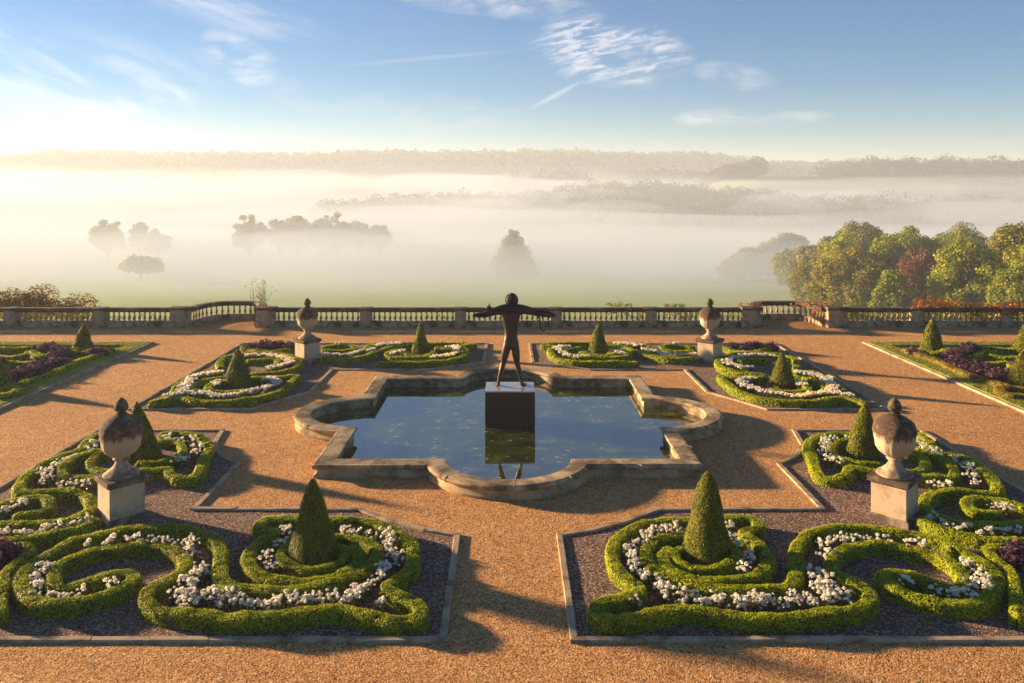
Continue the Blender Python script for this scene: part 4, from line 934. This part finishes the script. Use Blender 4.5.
# px,depth,top height,radius given as world values
TR = [
 (44.0, 103, .2, 5.6, 't_olive', 'round', 'broad olive green oak left of the copper beech, clear of the mist'),
 (56.0, 112, 2.6, 6.4, 't_green', 'round', 'tall dark green tree behind the copper beech'),
 (50.0, 97, .6, 3.9, 't_red', 'round', 'dark red copper beech among the green trees on the right'),
 (43.4, 90, -1.6, 2.8, 't_green', 'round', 'small green tree in front of the copper beech'),
 (50.6, 88, 2.6, 4.3, 't_green', 'round', 'leafy green tree just right of the copper beech'),
 (58.5, 92, 4.0, 4.6, 't_gold', 'round', 'yellowing tree near the right edge of the picture'),
 (51.5, 80, -.2, 3.6, 't_green', 'round', 'low green tree in front, at the right edge above the orange creeper'),
 (65.0, 96, 4.6, 5.5, 't_green', 'round', 'green tree cut by the right edge of the picture'),
 (49.5, 118, 1.4, 3.6, 't_lime', 'round', 'bright yellow lime tree between the oak and the copper beech'),
 (60.0, 135, 2.8, 5.5, 't_olive', 'round', 'dark rounded tree at the back of the right-hand clump'),
 (70.5, 125, 2.0, 6.0, 't_green', 'round', 'deep green tree at the back behind the yellowing tree'),
 (53.0, 130, -.2, 4.6, 't_olive', 'round', 'hazy tree just left of and behind the broad oak'),
 (47.0, 124, -3.0, 3.6, 't_olive', 'round', 'small hazy tree at the misty foot of the broad oak'),
 (88.0, 250, -6.0, 8.0, 't_olive', 'round', 'pale misty round tree left of the oak'),
 (80.0, 245, -8.6, 6.5, 't_olive', 'round', 'pinkish tree fading in the mist behind the oak'),
 (73.0, 240, -9.8, 6.0, 't_olive', 'round', 'faint tree second from the left end of the misty right clump'),
 (67.0, 235, -12.5, 5.0, 't_olive', 'round', 'faint low tree at the left end of the misty right clump'),
 (76, 172, -2.5, 7.0, 't_green', 'round', 'misty green tree deep behind the broad oak'),
 (54.5, 82, 2.6, 3.8, 't_green', 'round', 'tall yellow leaved tree on the right picture edge'),
 (48.6, 103, 1.2, 4.0, 't_green', 'round', 'mid green tree between the broad oak and the copper beech'),
 (60.5, 160, -3.4, 4.8, 't_olive', 'round', 'half misted tree at the left foot of the right-hand wood'),
 (67.5, 188, -6.2, 5.6, 't_green', 'round', 'paler misted tree left of the half misted one'),
 (1.5, 255, -5.0, 8.2, 't_green', 'cone', 'lone conical tree fading into the mist beyond the statue'),
 (-107, 330, -2.0, 7.2, 't_green', 'high', 'separate dense tree at the left of the row standing out of the mist'),
]
for i, (x, y, top, rad, mt, sh, lb) in enumerate(TR):
    b = hv(x, y)-.3; tree(x, y, b, top-b, rad, mt, lb, .27 if y < 140 else .5, .85, sh, i, 'trees in and beside the valley mist')
row = [(-95, 333, -2.2, 6.2), (-87, 330, -1.6, 6.8), (-79, 336, -2.0, 6.2), (-71, 331, -1.6, 6.6), (-63, 338, -4.2, 5.8), (-55, 342, -5.6, 5.5)]
rl = ['second tree of the misty row, dense and dark', 'third tree of the misty row, at its middle', 'fourth tree of the misty row', 'fifth tree of the misty row', 'sixth tree of the misty row, a little lower', 'last and faintest tree at the right end of the misty row']
for i, ((x, y, t, rd), lb) in enumerate(zip(row, rl)): b = hv(x, y); tree(x, y, b, t-b, rd, 't_green', lb, .7, .9, 'high', 40+i, 'trees in and beside the valley mist')
lone = [(-110.6, 240, -11.8, 6.0, 'high', 'faint rounded tree alone in the mist, nearest on the left'), (-166, 330, -4.4, 7.2, 'high', 'left tree of three floating above the mist'), (-155, 335, -3.4, 4.2, 'high', 'smallest middle tree of three floating above the mist'), (-145, 330, -8.2, 5.2, 'high', 'right tree of three floating above the mist')]
for i, (x, y, t, rd, sh, lb) in enumerate(lone): b = hv(x, y); tree(x, y, b, t-b, rd, 't_green', lb, .7, .9, sh, 60+i, 'trees in and beside the valley mist')

def wood(name, region, n, rad, leafs, nleaf, mat, label, seed):
    """a far-off wood read as one mass: many small crowns of leaf clumps"""
    rng = np.random.default_rng(seed); Vs = []; Fs = []; o = 0
    P = np.column_stack([rng.uniform(region[0], region[1], n), rng.uniform(region[2], region[3], n)])
    if len(region) > 4:
        keep = region[4](P[:, 0], P[:, 1]); P = P[keep]
    Z = H_valley(P[:, 0], P[:, 1]); k = len(P); rr_ = rad*rng.choice([.55, .8, 1.0, 1.35], k)*rng.uniform(.8, 1.2, k)
    C_ = np.column_stack([P, Z+rr_*rng.uniform(.7, 1.3, k)])
    d = rng.normal(0, 1, (k, nleaf, 3)); d[:, :, 2] = np.abs(d[:, :, 2])*1.1-.25; d /= np.linalg.norm(d, axis=2)[:, :, None]
    Q = (C_[:, None]+d*rr_[:, None, None]*rng.uniform(.75, 1.05, (k, nleaf, 1))).reshape(-1, 3)
    v, f = quads_at(Q, d.reshape(-1, 3)+[0, 0, .3], leafs, .5, .9, rng)
    return tag(link(name, np_mesh(name, v, f), M[mat]), label, 'wood', None, 'stuff')
wood('distant_wood', (-1000, 900, 1440, 1640), 6000, 8.5, 6.5, 26, 't_far', 'wooded skyline ridge fading in the haze', 1)
wood('distant_wood', (-60, 420, 520, 700, lambda x, y: H_valley(x, y) > -19), 1700, 5.5, 1.5, 120, 't_far', 'wooded rise in the middle of the misty valley', 2)
wood('distant_wood', (170, 620, 500, 640, lambda x, y: H_valley(x, y) > -24), 1000, 5.0, 1.5, 110, 't_far', 'low line of woodland in the mist on the right', 3)
wood('distant_wood', (-20, 330, 1120, 1230, lambda x, y: noise3(np.column_stack([x, y, y*0]), .018, 7) > -.35), 700, 7.5, 4.5, 40, 't_far', 'wooded slope below the skyline at the middle', 7)
wood('distant_wood', (-620, -120, 1080, 1190, lambda x, y: noise3(np.column_stack([x, y, y*0]), .015, 8) > -.2), 700, 7.5, 4.5, 40, 't_far', 'wooded slope below the skyline on the left', 8)
wood('distant_wood', (250, 800, 940, 1060, lambda x, y: noise3(np.column_stack([x, y, y*0]), .02, 9) > -.4), 1700, 8.0, 2.6, 90, 't_far', 'wooded hill at the right below the skyline', 4)
wood('distant_wood', (475, 640, 800, 850), 300, 7.5, 3.4, 60, 't_far', 'dark belt of trees in front of the pale field on the right', 5)
wood('distant_wood', (-190, 60, 700, 780, lambda x, y: H_valley(x, y) > -22), 500, 6.0, 2.8, 45, 't_far', 'faint woodland behind the misty tree row', 6)
def field():
    xs = np.linspace(375, 470, 24); ys = np.linspace(842, 900, 8); X, Y = np.meshgrid(xs, ys); Z = H_valley(X, Y)+.5
    V = np.column_stack([X.ravel(), Y.ravel(), Z.ravel()]); i = np.arange(len(V)).reshape(X.shape); Fq = np.stack([i[:-1, :-1], i[:-1, 1:], i[1:, 1:], i[1:, :-1]], -1).reshape(-1, 4)
    tag(link('field', np_mesh('field', V, Fq, True), M['golden_field']), 'pale stubble field on the far slope', None, None, 'structure')
field()

# ------------------------------------------------------------------ air: haze and mist banks
def vol_mat(name, col, dens, g):
    m, nt, out = nodes(name); v = nt.nodes.new('ShaderNodeVolumePrincipled')
    v.inputs['Color'].default_value = (*col, 1); v.inputs['Density'].default_value = dens; v.inputs['Anisotropy'].default_value = g
    nt.links.new(v.outputs[0], out.inputs['Volume']); return m
tag(MB().box(-3200, 3200, -70, 3600, -70, 92).build('haze', vol_mat('haze_air', (.80, .87, .98), 0.0005, .2)), None, None, None, 'stuff')
def mist(name, xs, ys, top, mat, label):
    X, Y = np.meshgrid(xs, ys); bot = H_valley(X, Y)-6; T = np.maximum(top(X, Y), bot+.5)
    edge = np.zeros_like(X, bool); edge[0] = edge[-1] = True; edge[:, 0] = edge[:, -1] = True
    n = X.size; V = np.vstack([np.column_stack([X.ravel(), Y.ravel(), T.ravel()]), np.column_stack([X.ravel(), Y.ravel(), bot.ravel()])])
    i = np.arange(n).reshape(X.shape); up = np.stack([i[:-1, :-1], i[:-1, 1:], i[1:, 1:], i[1:, :-1]], -1).reshape(-1, 4); dn = up[:, ::-1]+n; sd = []
    ring = list(i[0, :])+list(i[1:, -1])+list(i[-1, :-1][::-1])+list(i[1:-1, 0][::-1]); ring = [int(q) for q in ring]
    for a, b in zip(ring, ring[1:]+ring[:1]): sd.append((a, a+n, b+n, b))
    me = np_mesh(name, V, np.vstack([up, dn, np.array(sd)])); b = bmesh.new(); b.from_mesh(me); bmesh.ops.recalc_face_normals(b, faces=b.faces[:]); b.to_mesh(me); b.free()
    tag(link(name, me, mat), label, None, None, 'stuff')
def wav(X, Y, s, a): return a*(np.sin(X/s+1.1)+np.sin(Y/s*1.3+X/s*.5)+.6*np.sin(X/s*2.3-Y/s*1.7))/2.2
gx = np.linspace(-1400, 1400, 90)
def low_top(X, Y):
    t = np.interp(Y, [95, 130, 200, 350, 540, 620, 760, 1000, 1150, 1380], [-20, -15, -10.5, -10.5, -22, -22, -13, -9, -4, 6])
    far = np.clip((Y-550)/300, 0, 1)
    return t+wav(X, Y, 45, 1.8)+wav(X, Y, 120, 5)*far+wav(X, Y, 19, 3.5)*np.exp(-((Y-570)/90)**2)+np.clip((-X-150)/700, 0, 1.2)*far*20
yl = np.concatenate([np.linspace(60, 560, 50), np.linspace(580, 1380, 45)])
MC = (.70, .785, .905)
for k_, (dz_, lb_) in enumerate(((1.5, 'upper'), (-1.5, 'middle'), (-4.5, 'lowest'))):
    mist('mist', gx, yl+k_*.7, lambda X, Y: low_top(X, Y)+dz_+wav(Y, X, 30+9*k_, 1.4), vol_mat('low_mist', MC, .0045, .12), lb_+' layer of white mist lying in the valley bottom')
mist('mist', gx, np.concatenate([np.linspace(52, 560, 50), np.linspace(580, 1390, 45)]), lambda X, Y: low_top(X, Y)+9+wav(Y, X, 70, 3.5), vol_mat('thin_mist', MC, .0022, .12), 'thin upper mist over the valley')
mist('mist', gx, np.concatenate([np.linspace(43, 560, 50), np.linspace(580, 1400, 45)]), lambda X, Y: np.maximum(low_top(X, Y), -10)+24+wav(Y, X, 110, 5)-22*np.clip((160-Y)/115, 0, 1), vol_mat('mist_veil', MC, .0009, .12), 'faint veil of mist above the valley')
rb = np.random.default_rng(21)
BIL = [(-60, 470, -9, 120, 60, 9), (60, 520, -11, 70, 40, 8), (190, 540, -7, 60, 40, 10), (330, 520, -9, 110, 50, 9), (20, 600, 2, 60, 40, 7), (240, 610, -1, 50, 40, 9), (-300, 620, -2, 160, 80, 14), (120, 860, -2, 110, 60, 12), (480, 900, -2, 120, 50, 11), (-40, 1050, 12, 180, 60, 14), (300, 1090, 6, 150, 50, 12), (-420, 1060, 16, 200, 70, 16), (75, 215, -13, 45, 25, 5), (20, 300, -14, 60, 30, 6), (-130, 290, -12, 50, 25, 5), (-60, 290, -13, 50, 25, 5)]
bm_mat = vol_mat('drifting_mist', MC, .008, .12)
for k_, (x, y, z, a, b, c) in enumerate(BIL):
    q = bmesh.new(); bmesh.ops.create_icosphere(q, subdivisions=4, radius=1)
    for v in q.verts:
        p_ = v.co.copy(); w_ = 1+.22*math.sin(p_.x*4+k_)+.16*math.sin(p_.y*5+k_*2)+.12*math.sin(p_.x*9+p_.y*7+k_); v.co = Vector((p_.x*a*w_, p_.y*b*w_, p_.z*c*w_))
    me = bpy.data.meshes.new('mist'); q.to_mesh(me); q.free(); o = link('mist', me, bm_mat); o.location = (x, y, z); tag(o, 'drifting billow of mist in the valley', None, None, 'stuff')

# ------------------------------------------------------------------ sky, sun, camera
sunv = Vector((SUN_DIR[0]*math.cos(R(SUN_EL)), SUN_DIR[1]*math.cos(R(SUN_EL)), math.sin(R(SUN_EL)))).normalized()
sl = bpy.data.lights.new('sun', 'SUN'); sl.energy = 5.0; sl.angle = R(2.0); sl.color = (1.0, 0.72, 0.42)
so = bpy.data.objects.new('sun', sl); COL.objects.link(so); so.rotation_euler = sunv.to_track_quat('Z', 'Y').to_euler(); so.location = (-60, 30, 40)
W = bpy.data.worlds.new('World'); SC.world = W; W.use_nodes = True; nt = W.node_tree; nt.nodes.clear()
out = nt.nodes.new('ShaderNodeOutputWorld'); bg = nt.nodes.new('ShaderNodeBackground'); nt.links.new(bg.outputs[0], out.inputs[0]); bg.inputs[1].default_value = 0.040
sky = nt.nodes.new('ShaderNodeTexSky'); sky.sky_type = 'NISHITA'; sky.sun_disc = False; sky.sun_elevation = R(SUN_EL)
sky.sun_rotation = math.atan2(SUN_DIR[0], SUN_DIR[1]); sky.air_density = 1.0; sky.dust_density = 0.0; sky.ozone_density = 5.0; sky.altitude = 60
# thin cirrus in the sky, placed by direction
tc = nt.nodes.new('ShaderNodeTexCoord'); sx = nt.nodes.new('ShaderNodeSeparateXYZ'); nt.links.new(tc.outputs['Generated'], sx.inputs[0])
def mth(op, a, b=None, c=None):
    n = nt.nodes.new('ShaderNodeMath'); n.operation = op
    for i, v in enumerate((a, b, c)):
        if v is None: continue
        if isinstance(v, (int, float)): n.inputs[i].default_value = v
        else: nt.links.new(v, n.inputs[i])
    return n.outputs[0]
yy = mth('MAXIMUM', sx.outputs[1], .05); U = mth('DIVIDE', sx.outputs[0], yy); Vv = mth('DIVIDE', sx.outputs[2], yy)   # tangent of bearing and height
front = mth('GREATER_THAN', sx.outputs[1], .06)
def blob(px, py, rx, ry, rot=0, soft=1.0):
    u0 = (px-508.4)/797; v0 = (189-py)/797; du = mth('SUBTRACT', U, u0); dv = mth('SUBTRACT', Vv, v0); c, s = math.cos(R(rot)), math.sin(R(rot))
    a = mth('DIVIDE', mth('ADD', mth('MULTIPLY', du, c), mth('MULTIPLY', dv, s)), rx/797); b = mth('DIVIDE', mth('SUBTRACT', mth('MULTIPLY', dv, c), mth('MULTIPLY', du, s)), ry/797)
    d = mth('ADD', mth('MULTIPLY', a, a), mth('MULTIPLY', b, b)); return mth('MAXIMUM', mth('SUBTRACT', 1.0, mth('MULTIPLY', d, soft)), 0.0)
cmb = nt.nodes.new('ShaderNodeCombineXYZ'); nt.links.new(U, cmb.inputs[0]); nt.links.new(Vv, cmb.inputs[1])
def cn(scale, vec, rot, det=8, rough=.6, dist=0.0):
    mp = nt.nodes.new('ShaderNodeMapping'); mp.vector_type = 'TEXTURE' if False else 'POINT'; mp.inputs['Rotation'].default_value = (0, 0, R(rot)); nt.links.new(cmb.outputs[0], mp.inputs[0])
    m2 = nt.nodes.new('ShaderNodeMapping'); m2.inputs['Scale'].default_value = vec; nt.links.new(mp.outputs[0], m2.inputs[0])
    n = nt.nodes.new('ShaderNodeTexNoise'); n.inputs['Scale'].default_value = scale; n.inputs['Detail'].default_value = det; n.inputs['Roughness'].default_value = rough; n.inputs['Distortion'].default_value = dist
    nt.links.new(m2.outputs[0], n.inputs[0]); return n.outputs[0]
def thr(x, lo, hi):
    n = nt.nodes.new('ShaderNodeMapRange'); n.interpolation_type = 'SMOOTHSTEP'; nt.links.new(x, n.inputs[0]); n.inputs[1].default_value = lo; n.inputs[2].default_value = hi; return n.outputs[0]
wisp = thr(cn(5, (1.0, 5.0, 1), 20, 9, .62, .6), .42, .72); mack = mth('MULTIPLY', thr(cn(46, (.45, 2.4, 1), -12, 7, .7, .5), .40, .66), thr(cn(12, (1, 1.6, 1), -12, 6, .6, .3), .32, .56)); puff = thr(cn(16, (1, 3.0, 1), 0, 8, .6, .3), .34, .78); streak = thr(cn(7, (.7, 6.0, 1), 18, 9, .65, .4), .34, .8)
clouds = 0.0
def acc(c, t): return t if isinstance(c, float) else mth('MAXIMUM', c, t)
cl = acc(0.0, mth('MULTIPLY', mth('MULTIPLY', blob(608, 50, 92, 40, -8), mack), 1.7))
cl = acc(cl, mth('MULTIPLY', mth('MULTIPLY', blob(500, 4, 110, 16, -4), puff), 1.2))
cl = acc(cl, mth('MULTIPLY', mth('MULTIPLY', blob(225, 10, 110, 22, -14), streak), 1.3))
cl = acc(cl, mth('MULTIPLY', mth('MULTIPLY', blob(240, 58, 48, 26, -30), puff), 1.5))
cl = acc(cl, mth('MULTIPLY', mth('MULTIPLY', blob(280, 88, 120, 16, -22), puff), .5))
cl = acc(cl, mth('MULTIPLY', mth('MULTIPLY', blob(110, 95, 280, 66, -20), wisp), .8))
cl = acc(cl, mth('MULTIPLY', mth('MULTIPLY', blob(735, 76, 46, 15, -8), puff), 1.3))
cl = acc(cl, mth('MULTIPLY', mth('MULTIPLY', blob(715, 117, 46, 11, 4), puff), 1.2))
cl = acc(cl, mth('MULTIPLY', mth('MULTIPLY', blob(790, 118, 48, 8, 4), puff), 1.2))
cl = acc(cl, mth('MULTIPLY', mth('MULTIPLY', blob(420, 112, 130, 22, -6), puff), .5))
cl = acc(cl, mth('MULTIPLY', blob(556, 95, 34, 3.2, 28), .55))
cl = acc(cl, mth('MULTIPLY', blob(430, 58, 110, 2.6, 5), .22))
cl = mth('MULTIPLY', mth('MINIMUM', cl, 1.0), front)
mx = nt.nodes.new('ShaderNodeMix'); mx.data_type = 'RGBA'; nt.links.new(mth('MULTIPLY', cl, 0.42), mx.inputs[0]); hs = nt.nodes.new('ShaderNodeHueSaturation'); hs.inputs['Saturation'].default_value = 1.4; hs.inputs['Value'].default_value = 1.0; nt.links.new(sky.outputs[0], hs.inputs['Color']); nt.links.new(hs.outputs[0], mx.inputs[6]); mx.inputs[7].default_value = (*(9.5, 8.6, 7.9), 1)
nt.links.new(mx.outputs[2], bg.inputs[0])

cam = bpy.data.cameras.new('camera'); co = bpy.data.objects.new('camera', cam); COL.objects.link(co); SC.camera = co
cam.sensor_width = 36; cam.lens = 797/1024*36; cam.clip_start = .1; cam.clip_end = 9000
co.location = (0, 0, EYE); co.rotation_euler = (R(90), 0, 0); cam.shift_x = 3.6/1024; cam.shift_y = -152.5/1024
SC.view_settings.view_transform = 'Standard'; SC.view_settings.look = 'None'; SC.view_settings.exposure = 2.0; SC.view_settings.gamma = 1
SC.cycles.volume_bounces = 2; SC.cycles.max_bounces = 8; SC.cycles.diffuse_bounces = 3; SC.cycles.transparent_max_bounces = 16
SC.cycles.use_denoising = True
for k in range(6):
    if not used[k]:
        for c in list(protos[k].children): bpy.data.objects.remove(c)
        bpy.data.objects.remove(protos[k])
